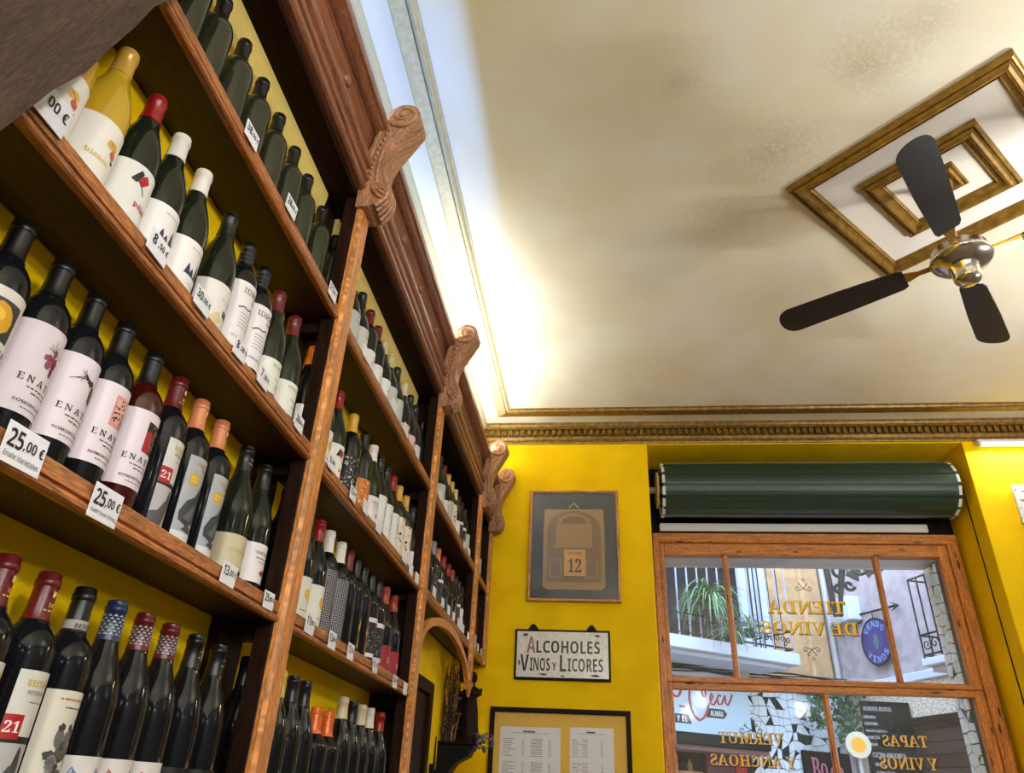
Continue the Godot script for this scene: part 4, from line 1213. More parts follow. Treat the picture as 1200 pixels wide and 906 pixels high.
func ceiling_things() -> void:
	var c := Vector3(2.078 * A, H, -3.419 * A)
	var prof := [Vector2(0, -0.005), Vector2(0, 0.016), Vector2(0.006, 0.024), Vector2(0.012, 0.026), Vector2(0.016, 0.019), Vector2(0.020, 0.019), Vector2(0.026, 0.034), Vector2(0.036, 0.040), Vector2(0.046, 0.036), Vector2(0.052, 0.022), Vector2(0.066, 0.018), Vector2(0.070, 0.022), Vector2(0.074, 0.018), Vector2(0.078, 0.006), Vector2(0.078, -0.005)]
	var o := thing("ceiling_medallion", "three nested gilt square mouldings set diagonally on the ceiling above the fan", "ceiling moulding", c)
	for k in [[0.632 * A, 1.0, "outer_moulding"], [0.335 * A, 1.0, "middle_moulding"], [0.122 * A, 0.62, "inner_moulding"]]:
		var sc: float = k[1]
		for m in frame_sides(k[0], k[0], prof.map(func(p): return p * sc)):
			var q := part(o, k[2], m, M.olive_gold)
			q.transform = Transform3D(Basis(Vector3.UP, deg_to_rad(45.5)) * Basis(Vector3(1, 0, 0), PI / 2), Vector3.ZERO)
	for k in [[0.632 * A - 0.07, 0.335 * A + 0.0], [0.335 * A - 0.07, 0.0]]:
		part(o, "inner_panel", box(Vector3(-k[0], -0.003, -k[0]), Vector3(k[0], 0.004, k[0]), 0.0005), M.plaster, Vector3(0, -0.001 if k[1] > 0.0 else -0.004, 0), Vector3(0, deg_to_rad(45.5), 0))
	# fan
	var y := 1.5 + 2.75 * A
	var f := thing("ceiling_fan", "dark four-bladed ceiling fan with polished metal hub hanging below the gilt medallion", "ceiling fan", Vector3(2.065 * A, y, -3.43 * A))
	var st := mk()
	lathe(st, [Vector2(0, H - y + 0.0), Vector2(0.05, H - y), Vector2(0.062, H - y - 0.02), Vector2(0.05, H - y - 0.055), Vector2(0.02, H - y - 0.07), Vector2(0, H - y - 0.07)].map(func(p): return p), 24)
	part(f, "canopy", st.commit(), M.brass)
	st = mk()
	lathe(st, [Vector2(0, 0.05), Vector2(0.0125, 0.05), Vector2(0.0125, H - y - 0.06), Vector2(0, H - y - 0.06)], 14)
	part(f, "downrod", st.commit(), M.brass)
	st = mk()
	lathe(st, [Vector2(0, -0.035), Vector2(0.05, -0.035), Vector2(0.072, -0.030), Vector2(0.098, -0.014), Vector2(0.108, -0.002), Vector2(0.111, 0.006), Vector2(0.108, 0.014), Vector2(0.102, 0.020), Vector2(0.098, 0.045), Vector2(0.08, 0.06), Vector2(0.03, 0.07), Vector2(0.024, 0.1), Vector2(0, 0.1)], 40)
	part(f, "motor_housing", st.commit(), M.steel)
	st = mk()
	lathe(st, [Vector2(0, -0.112), Vector2(0.022, -0.110), Vector2(0.038, -0.103), Vector2(0.046, -0.092), Vector2(0.048, -0.085), Vector2(0.048, -0.04), Vector2(0.052, -0.036), Vector2(0.052, -0.03), Vector2(0, -0.03)], 32)
	part(f, "switch_cup", st.commit(), M.steel)
	var bl := mk()
	var outl := [Vector2(0.20, -0.038), Vector2(0.22, -0.048), Vector2(0.45, -0.060), Vector2(0.66, -0.064), Vector2(0.682, -0.058), Vector2(0.698, -0.047), Vector2(0.708, -0.031), Vector2(0.713, -0.014), Vector2(0.714, 0.0), Vector2(0.713, 0.014), Vector2(0.708, 0.031), Vector2(0.698, 0.047), Vector2(0.682, 0.058), Vector2(0.66, 0.064), Vector2(0.45, 0.060), Vector2(0.22, 0.048), Vector2(0.20, 0.038)]
	grain = 0
	extr(bl, outl, Vector3(0, -0.003, 0), Vector3(1, 0, 0), Vector3(0, 0, 1), Vector3(0, 0.006, 0))
	var blm := bl.commit()
	var arm := mk()
	extr(arm, [Vector2(0.09, -0.012), Vector2(0.15, -0.010), Vector2(0.19, -0.022), Vector2(0.25, -0.030), Vector2(0.262, 0.0), Vector2(0.25, 0.030), Vector2(0.19, 0.022), Vector2(0.15, 0.010), Vector2(0.09, 0.012)], Vector3(0, 0.003, 0), Vector3(1, 0, 0), Vector3(0, 0, 1), Vector3(0, 0.005, 0))
	var am := arm.commit()
	for d in [Vector2(-0.86, -0.61), Vector2(-0.55, 0.84), Vector2(0.53, -0.83), Vector2(0.86, 0.61)]:
		var yaw := atan2(-d.y, d.x)
		var b := Basis(Vector3.UP, yaw) * Basis(Vector3(1, 0, 0), 0.30)
		var q := part(f, "blade", blm, M.blade)
		q.transform = Transform3D(b, Vector3(0, 0.008, 0))
		part(q, "blade_arm", am, M.brass)

func wall_things() -> void:
	# framed calendar
	var x := (-0.645 + 0.204) / 2 * A
	var y := 1.5 + (1.578 + 2.644) / 2 * A
	var hw := 0.849 * A / 2
	var hh := 1.066 * A / 2
	var o := thing("framed_calendar", "wood-framed antique wall calendar showing 12, hung high on the yellow wall", "picture", Vector3(x, y, ZW))
	for m in frame_sides(hw, hh, [Vector2(0, 0.0), Vector2(0, 0.022), Vector2(0.004, 0.028), Vector2(0.014, 0.028), Vector2(0.018, 0.022), Vector2(0.020, 0.012), Vector2(0.020, 0.0)]):
		part(o, "frame", m, M.oak)
	part(o, "backing", box(Vector3(-hw + 0.012, -hh + 0.012, 0.001), Vector3(hw - 0.012, hh - 0.012, 0.005)), M.mat_black)
	var bd := mk()
	var ol := []
	for k in [[-0.195, -0.265], [-0.17, -0.285], [0.17, -0.285], [0.195, -0.265], [0.195, 0.10], [0.19, 0.235], [-0.19, 0.235], [-0.195, 0.10]]:
		ol.append(Vector2(k[0], k[1]))
	extr(bd, ol, Vector3(0, 0, 0.005), Vector3(1, 0, 0), Vector3(0, 1, 0), Vector3(0, 0, 0.004))
	var board := part(o, "calendar_board", bd.commit(), M.old_board)
	var ap := []
	for k in 21:
		var t := PI * k / 20.0
		ap.append(Vector2(cos(t) * 0.17, 0.10 + sin(t) * 0.125))
	ap += [Vector2(-0.17, -0.24), Vector2(0.17, -0.24)]
	bd = mk()
	extr(bd, ap, Vector3(0, 0, 0.009), Vector3(1, 0, 0), Vector3(0, 1, 0), Vector3(0, 0, 0.0015))
	part(board, "arched_panel", bd.commit(), M.old_board_dark)
	bd = mk()
	cb(bd, Vector3(-0.115, 0.0, 0.0105), Vector3(0.115, 0.135, 0.0125), 0.001)
	cb(bd, Vector3(-0.13, -0.022, 0.0105), Vector3(0.12, 0.0, 0.0125), 0.001)
	for k in 9:
		var t := PI * k / 8.0
		cb(bd, Vector3(cos(t) * 0.09 - 0.014, 0.14 + sin(t) * 0.045, 0.0105), Vector3(cos(t) * 0.09 + 0.014, 0.158 + sin(t) * 0.045, 0.0128), 0.002)
	part(board, "embossed_plaque", bd.commit(), M.old_board)
	bd = mk()
	for k in [[-0.15, -0.21], [0.075, -0.21]]:
		tube(bd, [Vector3(k[0], k[1], 0.0115), Vector3(k[0] + 0.07, k[1], 0.0115), Vector3(k[0] + 0.07, k[1] + 0.11, 0.0115), Vector3(k[0], k[1] + 0.11, 0.0115), Vector3(k[0], k[1], 0.0115)], 0.0011, 5)
	tube(bd, [Vector3(-0.03, 0.245, 0.010), Vector3(0.0, 0.278, 0.012), Vector3(0.03, 0.245, 0.010)], 0.0026, 6)
	part(board, "hanger_and_lines", bd.commit(), M.pale_yellow)
	var pad := part(o, "date_pad", box(Vector3(-0.062, -0.205, 0.010), Vector3(0.072, -0.035, 0.0185), 0.002), M.old_paper)
	part(pad, "number", lettering("12", serif, 0.085, 0.085), mat(Color(0.16, 0.10, 0.05), 0.8), Vector3(0.005, -0.138, 0.0188))
	part(pad, "month", lettering("OCTUBRE", serif, 0.09, 0.014), mat(Color(0.22, 0.13, 0.06), 0.8), Vector3(0.005, -0.060, 0.0188))
	part(o, "glass", box(Vector3(-hw + 0.018, -hh + 0.018, 0.0205), Vector3(hw - 0.018, hh - 0.018, 0.0225), 0.0005), M.pane)
	# enamel sign
	x = (-0.737 + 0.096) / 2 * A
	y = 1.5 + (0.914 + 1.333) / 2 * A
	hw = 0.832 * A / 2
	hh = 0.419 * A / 2
	o = thing("enamel_sign", "white enamel sign with black rim reading ALCOHOLES VINOS Y LICORES", "sign", Vector3(x, y, ZW))
	part(o, "rim", box(Vector3(-hw, -hh, 0.004), Vector3(hw, hh, 0.016), 0.003), M.iron)
	part(o, "plate", box(Vector3(-hw + 0.012, -hh + 0.014, 0.012), Vector3(hw - 0.012, hh - 0.012, 0.0185), 0.003), M.enamel)
	var ink := mat(Color(0.03, 0.03, 0.035), 0.3)
	var pk := mat(Color(0.62, 0.36, 0.44), 0.4)
	part(o, "letters", lettering("A", sansb, 0.052, 0.092), pk, Vector3(-0.185, 0.052, 0.0187))
	part(o, "letters", lettering("LCOHOLES", sansb, 0.375, 0.070, 0.0015), ink, Vector3(0.034, 0.043, 0.0187))
	part(o, "letters", lettering("V", sansb, 0.052, 0.092, 0.0015), ink, Vector3(-0.222, -0.048, 0.0187))
	part(o, "letters", lettering("INOS", sansb, 0.118, 0.072, 0.0015), ink, Vector3(-0.131, -0.056, 0.0187))
	part(o, "letters", lettering("Y", sansb, 0.026, 0.045, 0.0015), ink, Vector3(-0.046, -0.066, 0.0187))
	part(o, "letters", lettering("L", sansb, 0.038, 0.092, 0.0015), ink, Vector3(0.005, -0.048, 0.0187))
	part(o, "letters", lettering("ICORES", sansb, 0.205, 0.072, 0.0015), ink, Vector3(0.135, -0.056, 0.0187))
	for s in [-0.175, 0.175]:
		var st := mk()
		extr(st, [Vector2(-0.032, 0), Vector2(0.032, 0), Vector2(0.022, 0.018), Vector2(0.008, 0.034), Vector2(-0.008, 0.034), Vector2(-0.022, 0.018)], Vector3(s, hh - 0.002, 0.004), Vector3(1, 0, 0), Vector3(0, 1, 0), Vector3(0, 0, 0.006))
		part(o, "hanging_ear", st.commit(), M.iron)
	var pr := {"st": mk(), "r": 0.0}
	rng.seed = 4
	for k in [[0.19, -0.112, 0.026, 0.007], [-0.11, -0.112, 0.022, 0.006], [-0.22, 0.11, 0.016, 0.008], [0.21, 0.11, 0.018, 0.006], [0.0, -0.118, 0.012, 0.005], [-0.255, -0.05, 0.004, 0.02]]:
		pblob(pr, k[0], k[1], k[2], Color(0.40, 0.26, 0.15), k[3], 0.4, 0.0188)
		pblob(pr, k[0] + 0.004, k[1], k[2] * 0.6, Color(0.12, 0.10, 0.09), k[3] * 0.6, 0.4, 0.0190)
	stuff(part(o, "rust_chips", pr.st.commit(), M.print))
	# framed menus
	x = (-0.922 + 0.248) / 2 * A
	hw = 1.172 * A / 2
	var top := 1.5 + 0.692 * A
	hh = 0.36
	y = top - hh
	o = thing("menu_frame", "dark-framed glazed wine list with two printed sheets below the enamel sign", "menu", Vector3(x, y, ZW))
	for m in frame_sides(hw, hh, [Vector2(0, 0), Vector2(0, 0.024), Vector2(0.003, 0.027), Vector2(0.022, 0.027), Vector2(0.026, 0.02), Vector2(0.026, 0.0)]):
		part(o, "frame", m, M.dark)
	part(o, "backing", box(Vector3(-hw + 0.015, -hh + 0.015, 0.001), Vector3(hw - 0.015, hh - 0.015, 0.006)), mat(Color(0.88, 0.70, 0.03), 0.7))
	var ux := -x
	for k in [[-0.831, -0.330, 0.545, 0.50], [-0.252, 0.106, 0.556, 0.48]]:
		var x0: float = k[0] * A + ux
		var x1: float = k[1] * A + ux
		var y1: float = 1.5 + k[2] * A - y
		var sh := part(o, "printed_sheet", box(Vector3(x0, y1 - k[3], 0.006), Vector3(x1, y1, 0.0075), 0.0004), M.card)
		pr = {"st": mk(), "r": 0.0}
		var g := Color(0.25, 0.25, 0.27)
		var w := x1 - x0
		prect(pr, x0 + w * 0.38, y1 - 0.028, x0 + w * 0.58, y1 - 0.020, g, 0.0078)
		pmicro2(pr, x0 + w * 0.18, x0 + w * 0.8, y1 - 0.033, 0.003, g)
		for j in 38:
			var yy := y1 - 0.065 - j * 0.0105
			if j in [9, 10, 17, 18, 26]:
				continue
			pmicro2(pr, x0 + w * 0.05, x0 + w * rng.randf_range(0.16, 0.28), yy, 0.0042, g)
			pmicro2(pr, x0 + w * 0.37, x0 + w * 0.40, yy, 0.0042, g)
			if w > 0.3:
				pmicro2(pr, x0 + w * 0.52, x0 + w * 0.70, yy, 0.0052, g)
				pmicro2(pr, x0 + w * 0.80, x0 + w * 0.85, yy, 0.0042, g)
			else:
				pmicro2(pr, x0 + w * 0.28, x0 + w * 0.40, yy, 0.0042, g)
				pmicro2(pr, x0 + w * 0.70, x0 + w * 0.75, yy, 0.0042, Color(0.6, 0.2, 0.25) if j in [8, 12] else g)
		part(sh, "print", pr.st.commit(), M.print)
	part(o, "glass", box(Vector3(-hw + 0.022, -hh + 0.022, 0.016), Vector3(hw - 0.022, hh - 0.022, 0.0185), 0.0005), M.pane)
	# white tube lamp and speckled plaque at the right end of the wall
	o = thing("tube_lamp", "white tube lamp fixed below the cornice right of the window", "lamp", Vector3(2.98, 3.6, ZW))
	part(o, "housing", box(Vector3(-0.56, 0.012, 0.0), Vector3(0.56, 0.036, 0.05), 0.004), M.white_metal)
	var st2 := mk()
	lathe(st2, [Vector2(0, -0.545), Vector2(0.013, -0.545), Vector2(0.013, 0.545), Vector2(0, 0.545)], 16)
	var em := mat(Color(0.95, 0.95, 0.95), 0.4)
	em.emission_enabled = true
	em.emission = Color(0.97, 0.97, 1.0)
	em.emission_energy_multiplier = 1.1
	part(o, "tube", st2.commit(), em, Vector3(0, 0.0, 0.045), Vector3(0, 0, PI / 2))
	st2 = mk()
	cb(st2, Vector3(-0.56, -0.016, 0.028), Vector3(-0.545, 0.014, 0.062), 0.002)
	part(o, "end_cap", st2.commit(), M.white_metal)
	st2 = mk()
	cb(st2, Vector3(0.545, -0.016, 0.028), Vector3(0.56, 0.014, 0.062), 0.002)
	part(o, "end_cap", st2.commit(), M.white_metal)
	o = thing("speckled_plaque", "white plaque speckled with dark flecks on the wall right of the window", "plaque", Vector3(3.757 * A, 1.5 + 2.34 * A, ZW))
	part(o, "panel", box(Vector3(0, 0, 0.0), Vector3(0.30, 0.245, 0.02), 0.003), M.speck)
	part(o, "edge_strip", box(Vector3(-0.005, -0.005, 0.0), Vector3(0.305, 0.0, 0.022), 0.002), M.zinc)
	corner_things()

func pmicro2(pr: Dictionary, u0: float, u1: float, v: float, h: float, col: Color) -> void:
	var u := u0
	while u < u1:
		var w := rng.randf_range(0.8, 2.4) * h
		prect(pr, u, v, minf(u + w, u1), v + h * 0.75, col, 0.0078)
		u += w + h * 0.6

func corner_things() -> void:
	# black bracket with a carved figure in the far left corner
	grain = 1
	var z := -4.06
	var o := thing("wall_bracket", "black curved wall bracket carrying the carved figure in the far corner", "bracket", Vector3(XW, 1.75, z))
	var st := mk()
	extr(st, [Vector2(0, 0), Vector2(0.18, 0), Vector2(0.18, -0.02), Vector2(0.165, -0.03), Vector2(0.16, -0.05), Vector2(0.13, -0.065), Vector2(0.095, -0.085), Vector2(0.07, -0.115), Vector2(0.055, -0.16), Vector2(0.05, -0.22), Vector2(0, -0.22)], Vector3(0, -0.012, -0.06), Vector3(1, 0, 0), Vector3(0, 1, 0), Vector3(0, 0, 0.12))
	part(o, "console", st.commit(), M.iron)
	part(o, "top_plate", box(Vector3(0, -0.013, -0.075), Vector3(0.19, 0, 0.075), 0.003), M.iron)
	o = thing("carved_figure", "dark carved wooden figure with clasped hands standing on the black bracket", "statue", Vector3(-0.672, 1.75, z))
	st = mk()
	var rings := 40
	var seg := 26
	var pts := []
	for i in rings + 1:
		var t := i / float(rings)
		var r: float
		if t < 0.66:
			r = lerpf(0.048, 0.036, smoothstep(0, 0.5, t)) - 0.006 * smoothstep(0.4, 0.62, t)
		elif t < 0.79:
			r = lerpf(0.030, 0.042, smoothstep(0.64, 0.72, t)) * (1.0 - 0.62 * smoothstep(0.74, 0.79, t))
		elif t < 0.82:
			r = 0.016
		else:
			r = 0.028 * sqrt(maxf(0.0, 1.0 - pow((t - 0.90) / 0.1, 2.0)))
		var row := []
		for j in seg:
			var a := TAU * j / seg
			var fold := 1.0
			if t < 0.74:
				fold = 1.0 + 0.10 * sin(a * 7.0 + t * 5.0) + 0.05 * sin(a * 12.0 - t * 9.0)
			row.append(Vector3(cos(a) * r * fold, t * 0.345, -sin(a) * r * fold * 0.86))
		pts.append(row)
	for i in rings:
		for j in seg:
			var k := (j + 1) % seg
			for q in [pts[i][j], pts[i + 1][j], pts[i + 1][k], pts[i][j], pts[i + 1][k], pts[i][k]]:
				st.set_smooth_group(0)
				st.set_uv(Vector2(q.x, q.y) * 4.0)
				st.add_vertex(q)
	st.generate_normals()
	var fig := part(o, "robed_body", st.commit(), M.dark)
	st = mk()
	for s in [-1.0, 1.0]:
		tube(st, [Vector3(0.0, 0.255, s * 0.034), Vector3(0.022, 0.225, s * 0.042), Vector3(0.046, 0.235, s * 0.018), Vector3(0.052, 0.256, s * 0.004)], [0.012, 0.012, 0.009, 0.006], 8)
	part(fig, "arms", st.commit(), M.dark)
	st = mk()
	lathe(st, [Vector2(0, 0), Vector2(0.058, 0), Vector2(0.055, 0.012), Vector2(0.046, 0.02), Vector2(0, 0.02)], 18)
	part(o, "plinth", st.commit(), M.dark)
	# dried twigs behind it
	o = thing("dried_twigs", "bundle of dried brown twigs standing in the corner behind the carved figure", "dried branches", Vector3(-0.77, 1.75, z))
	rng.seed = 23
	for k in 34:
		st = mk()
		var a := Vector3(rng.randf_range(-0.03, 0.02), 0.0, rng.randf_range(-0.05, 0.05))
		var l := [a]
		for j in 6:
			a += Vector3(rng.randf_range(-0.012, 0.014), rng.randf_range(0.045, 0.075), rng.randf_range(-0.03, 0.03))
			a.x = clampf(a.x, -0.04, 0.05)
			l.append(a)
		tube(st, l, [0.0035, 0.003, 0.003, 0.0025, 0.002, 0.0016, 0.001], 5)
		for j in range(1, 6):
			var b: Vector3 = l[j]
			var e := b + Vector3(rng.randf_range(-0.02, 0.045), rng.randf_range(-0.01, 0.04), rng.randf_range(-0.045, 0.045))
			e.x = maxf(e.x, -0.04)
			tube(st, [b, (b + e) / 2 + Vector3(0, 0.006, 0), e], [0.0022, 0.0018, 0.0008], 4)
		part(o, "twig", st.commit(), M.oak if k % 4 == 0 else M.strut)
	o = thing("dark_niche_board", "tall dark board standing behind the carved figure on the bracket", "board", Vector3(-0.735, 1.75, z - 0.055))
	part(o, "board", box(Vector3(-0.03, 0, -0.008), Vector3(0.03, 0.24, 0.008), 0.003), M.dark)
	part(o, "board_cap", box(Vector3(-0.034, 0.24, -0.011), Vector3(0.034, 0.25, 0.011), 0.003), M.dark)
	# lavender
	o = thing("lavender_sprigs", "small bunch of purple dried lavender beside the carved figure's foot", "dried flowers", Vector3(-0.645, 1.752, z + 0.03))
	for k in 16:
		st = mk()
		var a := rng.randf_range(-1.2, 1.2)
		var e := Vector3(cos(a) * rng.randf_range(0.05, 0.11), rng.randf_range(-0.03, 0.035), sin(a) * 0.07)
		tube(st, [Vector3.ZERO, e * 0.5 + Vector3(0, 0.016, 0), e], 0.0014, 4)
		var sp := part(o, "sprig", st.commit(), M.leaf)
		st = mk()
		for j in 7:
			var lt := mk()
			lathe(lt, [Vector2(0, -0.006), Vector2(0.005, -0.002), Vector2(0.0045, 0.003), Vector2(0, 0.006)], 6)
			st.append_from(lt.commit(), 0, Transform3D(Basis.from_euler(Vector3(j, j * 2, 0)), e + Vector3(rng.randfn(), rng.randfn(), rng.randfn()) * 0.006))
		part(sp, "flower_head", st.commit(), mat(Color(0.34, 0.29, 0.44).lerp(Color(0.5, 0.46, 0.5), rng.randf()), 0.9))
	# wrought iron fork on the left wall
	o = thing("iron_hook", "black wrought iron fork fixed to the yellow wall beside the bracket", "wall hook", Vector3(XW, 1.60, -3.85))
	st = mk()
	tube(st, [Vector3(0.02, 0.16, 0), Vector3(0.02, 0.02, 0), Vector3(0.02, -0.12, 0)], [0.003, 0.006, 0.006], 6)
	part(o, "stem", st.commit(), M.iron)
	st = mk()
	for s in [-1.0, 1.0]:
		tube(st, [Vector3(0.02, 0.02, 0), Vector3(0.02, 0.018, s * 0.026), Vector3(0.02, -0.03, s * 0.03), Vector3(0.02, -0.10, s * 0.028)], 0.0055, 6)
	part(o, "prongs", st.commit(), M.iron)
	part(o, "wall_plate", box(Vector3(0, -0.02, -0.015), Vector3(0.02, 0.04, 0.015), 0.003), M.iron)

func lamps() -> void:
	var sd := thing("hanging_tube_lamp", "white tube lamp hung level from the ceiling near the right wall", "lamp", Vector3(2.83, 2.66, -2.0))
	var et := mat(Color(0.95, 0.95, 0.95), 0.4)
	et.emission_enabled = true
	et.emission = Color(1.0, 0.98, 0.95)
	et.emission_energy_multiplier = 2.0
	var tb := mk()
	tube(tb, [Vector3(-0.6, 0, 0), Vector3(0.6, 0, 0)], 0.016, 12)
	part(sd, "tube", tb.commit(), et)
	for k in [-0.55, 0.55]:
		tb = mk()
		tube(tb, [Vector3(k, 0.01, 0), Vector3(k, H - 2.66, 0)], 0.003, 6)
		part(sd, "cord", tb.commit(), M.iron)
	# pendant globes that light the shop, above and behind the lens
	for p in [[Vector3(1.3, 2.75, 0.55), "nearest the window side"], [Vector3(1.3, 2.75, 2.1), "at the back of the room"], [Vector3(2.7, 2.75, 1.2), "beside the right wall"], [Vector3(0.1, 2.75, 1.7), "on the shelf side"]]:
		var o := thing("pendant_lamp", "white globe pendant lamp hanging from the ceiling %s" % p[1], "lamp", p[0], "pendant lamps")
		var st := mk()
		var l := []
		for k in 17:
			var t := PI * k / 16.0
			l.append(Vector2(sin(t) * 0.11, -cos(t) * 0.11))
		lathe(st, l, 28)
		var em := mat(Color(0.95, 0.93, 0.88), 0.4)
		em.emission_enabled = true
		em.emission = Color(0.95, 0.97, 1.0)
		em.emission_energy_multiplier = 2.5
		part(o, "globe", st.commit(), em)
		st = mk()
		lathe(st, [Vector2(0, 0.10), Vector2(0.03, 0.10), Vector2(0.03, 0.13), Vector2(0.004, 0.15), Vector2(0.004, H - 2.75), Vector2(0, H - 2.75)], 12)
		part(o, "cord", st.commit(), M.iron)
		var li := OmniLight3D.new()
		li.name = "pendant_glow"
		o.add_child(li)
		li.light_color = Color(0.96, 0.96, 0.95)
		li.light_energy = 1.75
		li.light_size = 0.1
		li.omni_range = 14.0
		li.omni_attenuation = 2.0
		li.shadow_enabled = true

func window_things() -> void:
	var w := Node3D.new()
	w.name = "window_1"
	add_child(w)
	w.set_meta("kind", "structure")
	var f0 := -4.94
	var f1 := -4.862
	var s0 := -4.925
	var s1 := -4.876
	grain = 1
	part(w, "frame_post", box(Vector3(0.374, 1.0, f0), Vector3(0.418, 3.13, f1), 0.004), M.pine)
	part(w, "frame_post", box(Vector3(2.252, 1.0, f0), Vector3(2.32, 3.13, f1), 0.004), M.pine)
	grain = 0
	part(w, "frame_head", box(Vector3(0.374, 3.066, f0), Vector3(2.32, 3.132, f1 + 0.006), 0.004), M.pine)
	part(w, "frame_sill", box(Vector3(0.374, 1.0, f0), Vector3(2.32, 1.06, f1 + 0.04), 0.004), M.pine)
	for s in [[2.186, 3.066], [1.06, 2.184]]:
		grain = 1
		part(w, "sash_stile", box(Vector3(0.418, s[0], s0), Vector3(0.448, s[1], s1), 0.004), M.pine)
		part(w, "sash_stile", box(Vector3(2.194, s[0], s0), Vector3(2.252, s[1], s1), 0.004), M.pine)
		grain = 0
		var hi := 0.08 if s[0] > 2 else 0.040
		var lo := 0.034 if s[0] > 2 else 0.09
		part(w, "sash_rail", box(Vector3(0.448, s[1] - hi, s0), Vector3(2.194, s[1], s1), 0.004), M.pine)
		part(w, "sash_rail", box(Vector3(0.448, s[0], s0), Vector3(2.194, s[0] + lo, s1), 0.004), M.pine)
	grain = 1
	for m in [[0.845, 2.22, 2.986], [1.803, 2.22, 2.986], [1.352, 1.15, 2.144]]:
		var st := mk()
		extr(st, [Vector2(-0.017, -0.02), Vector2(0.017, -0.02), Vector2(0.017, 0.006), Vector2(0.009, 0.020), Vector2(-0.009, 0.020), Vector2(-0.017, 0.006)], Vector3(m[0], m[1], -4.90), Vector3(1, 0, 0), Vector3(0, 0, 1), Vector3(0, m[2] - m[1], 0))
		part(w, "glazing_bar", st.commit(), M.pine)
	for p in [[0.448, 0.828, 2.22, 2.986], [0.862, 1.786, 2.22, 2.986], [1.820, 2.194, 2.22, 2.986], [0.448, 1.335, 1.15, 2.144], [1.369, 2.194, 1.15, 2.144]]:
		part(w, "pane", box(Vector3(p[0], p[2], -4.912), Vector3(p[1], p[3], -4.908), 0.0003), M.pane)
	# gilt lettering on the panes, read from the street
	var gold := mat(Color(1.0, 0.80, 0.05), 0.5)
	var pale_gold := mat(Color(0.92, 0.74, 0.36), 0.5)
	var blk := mat(Color(0.05, 0.05, 0.05), 0.6)
	for t in [["TIENDA", 1.319, 2.660, 0.478, 0.077, "upper line of reversed yellow TIENDA lettering on the middle upper pane", 0], ["DE VINOS", 1.322, 2.530, 0.588, 0.075, "lower line of reversed yellow DE VINOS lettering on the middle upper pane", 0],
			["VERMUT", 0.886, 1.886, 0.375, 0.060, "reversed pale gold VERMUT lettering on the lower left pane", 1], ["Y ANCHOAS", 0.884, 1.766, 0.485, 0.060, "reversed pale gold Y ANCHOAS lettering under VERMUT", 1],
			["TAPAS", 1.760, 1.902, 0.250, 0.060, "reversed pale gold TAPAS lettering on the lower right pane", 1], ["Y VINOS", 1.754, 1.786, 0.318, 0.062, "reversed pale gold Y VINOS lettering under TAPAS", 1]]:
		var o := thing("pane_lettering", t[5], "lettering", Vector3(t[1], t[2], -4.9062), "painted lettering on the window")
		part(o, "letters", lettering(t[0], serif, t[3], t[4], 0.0008), gold if t[6] == 0 else pale_gold, Vector3.ZERO, Vector3(0, PI, 0))
		part(o, "shadow_letters", lettering(t[0], serif, t[3] + 0.006, t[4] + 0.006, 0.0006), blk, Vector3(0.0035, -0.0025, -0.0009), Vector3(0, PI, 0))
	for q in [[1.324, 2.800, 1.0, "black scroll flourish above the TIENDA lettering"], [1.316, 2.380, -1.0, "black scroll flourish below the DE VINOS lettering"], [0.893, 1.948, 1.4, "black scroll flourish above the VERMUT lettering"], [1.759, 1.980, 1.2, "black scroll flourish above the TAPAS lettering"]]:
		var o := thing("pane_flourish", q[3], "lettering", Vector3(q[0], q[1], -4.9062), "painted flourishes on the window")
		var st := mk()
		var k: float = absf(q[2])
		var up := signf(q[2])
		for s in [-1.0, 1.0]:
			var ex := Vector3(s, 0, 0)
			var ey := Vector3(0, up, 0)
			tube(st, spiral(Vector3(s * 0.036 * k, -0.018 * up, 0), ex, ey, 0.018, 0.004, -2.6, 4.4, 22), 0.0022, 5)
			tube(st, bezier(Vector3(s * 0.020 * k, -0.027 * up, 0), Vector3(0, -0.03 * up, 0), Vector3(-s * 0.01, 0, 0), Vector3(-s * 0.028 * k, 0.006 * up, 0)), 0.0024, 5)
			tube(st, spiral(Vector3(s * 0.020 * k, 0.010 * up, 0), ex, ey, 0.010, 0.003, -2.2, 3.6, 16), 0.0018, 5)
		if k < 1.1:
			tube(st, spiral(Vector3(0, 0.034 * up, 0), Vector3(1, 0, 0), Vector3(0, up, 0), 0.014, 0.003, -1.6, 5.0, 22), 0.0022, 5)
		part(o, "strokes", st.commit(), blk)
	# rolled shutter: slats round a drum
	var o := thing("roller_shutter", "dark green slatted roller shutter wound up above the wooden window", "shutter", Vector3(0, 3.39, -4.733))
	var n := 14
	var r := 0.182
	grain = 0
	for k in n:
		var a := TAU * (k + 0.35) / n
		var st := mk()
		var hw := r * tan(PI / n) * 0.97
		extr(st, [Vector2(-hw, -0.006), Vector2(hw, -0.006), Vector2(hw, 0.002), Vector2(hw * 0.9, 0.006), Vector2(hw * 0.5, 0.0095), Vector2(0, 0.011), Vector2(-hw * 0.5, 0.0095), Vector2(-hw * 0.86, 0.006), Vector2(-hw * 0.9, 0.011), Vector2(-hw, 0.010)], Vector3(0.440, 0, 0), Vector3(0, 0, 1), Vector3(0, 1, 0), Vector3(1.845, 0, 0))
		var sl := part(o, "slat", st.commit(), M.slat)
		sl.transform = Transform3D(Basis(Vector3(1, 0, 0), a), Vector3(0, cos(a), sin(a)) * (r - 0.011))
		var cl := mk()
		cb(cl, Vector3(0.432, -0.008, -hw * 0.7), Vector3(0.452, 0.013, hw * 0.7), 0.002)
		part(sl, "end_clip", cl.commit(), M.white_metal)
		cl = mk()
		cb(cl, Vector3(2.272, -0.008, -hw * 0.7), Vector3(2.292, 0.013, hw * 0.7), 0.002)
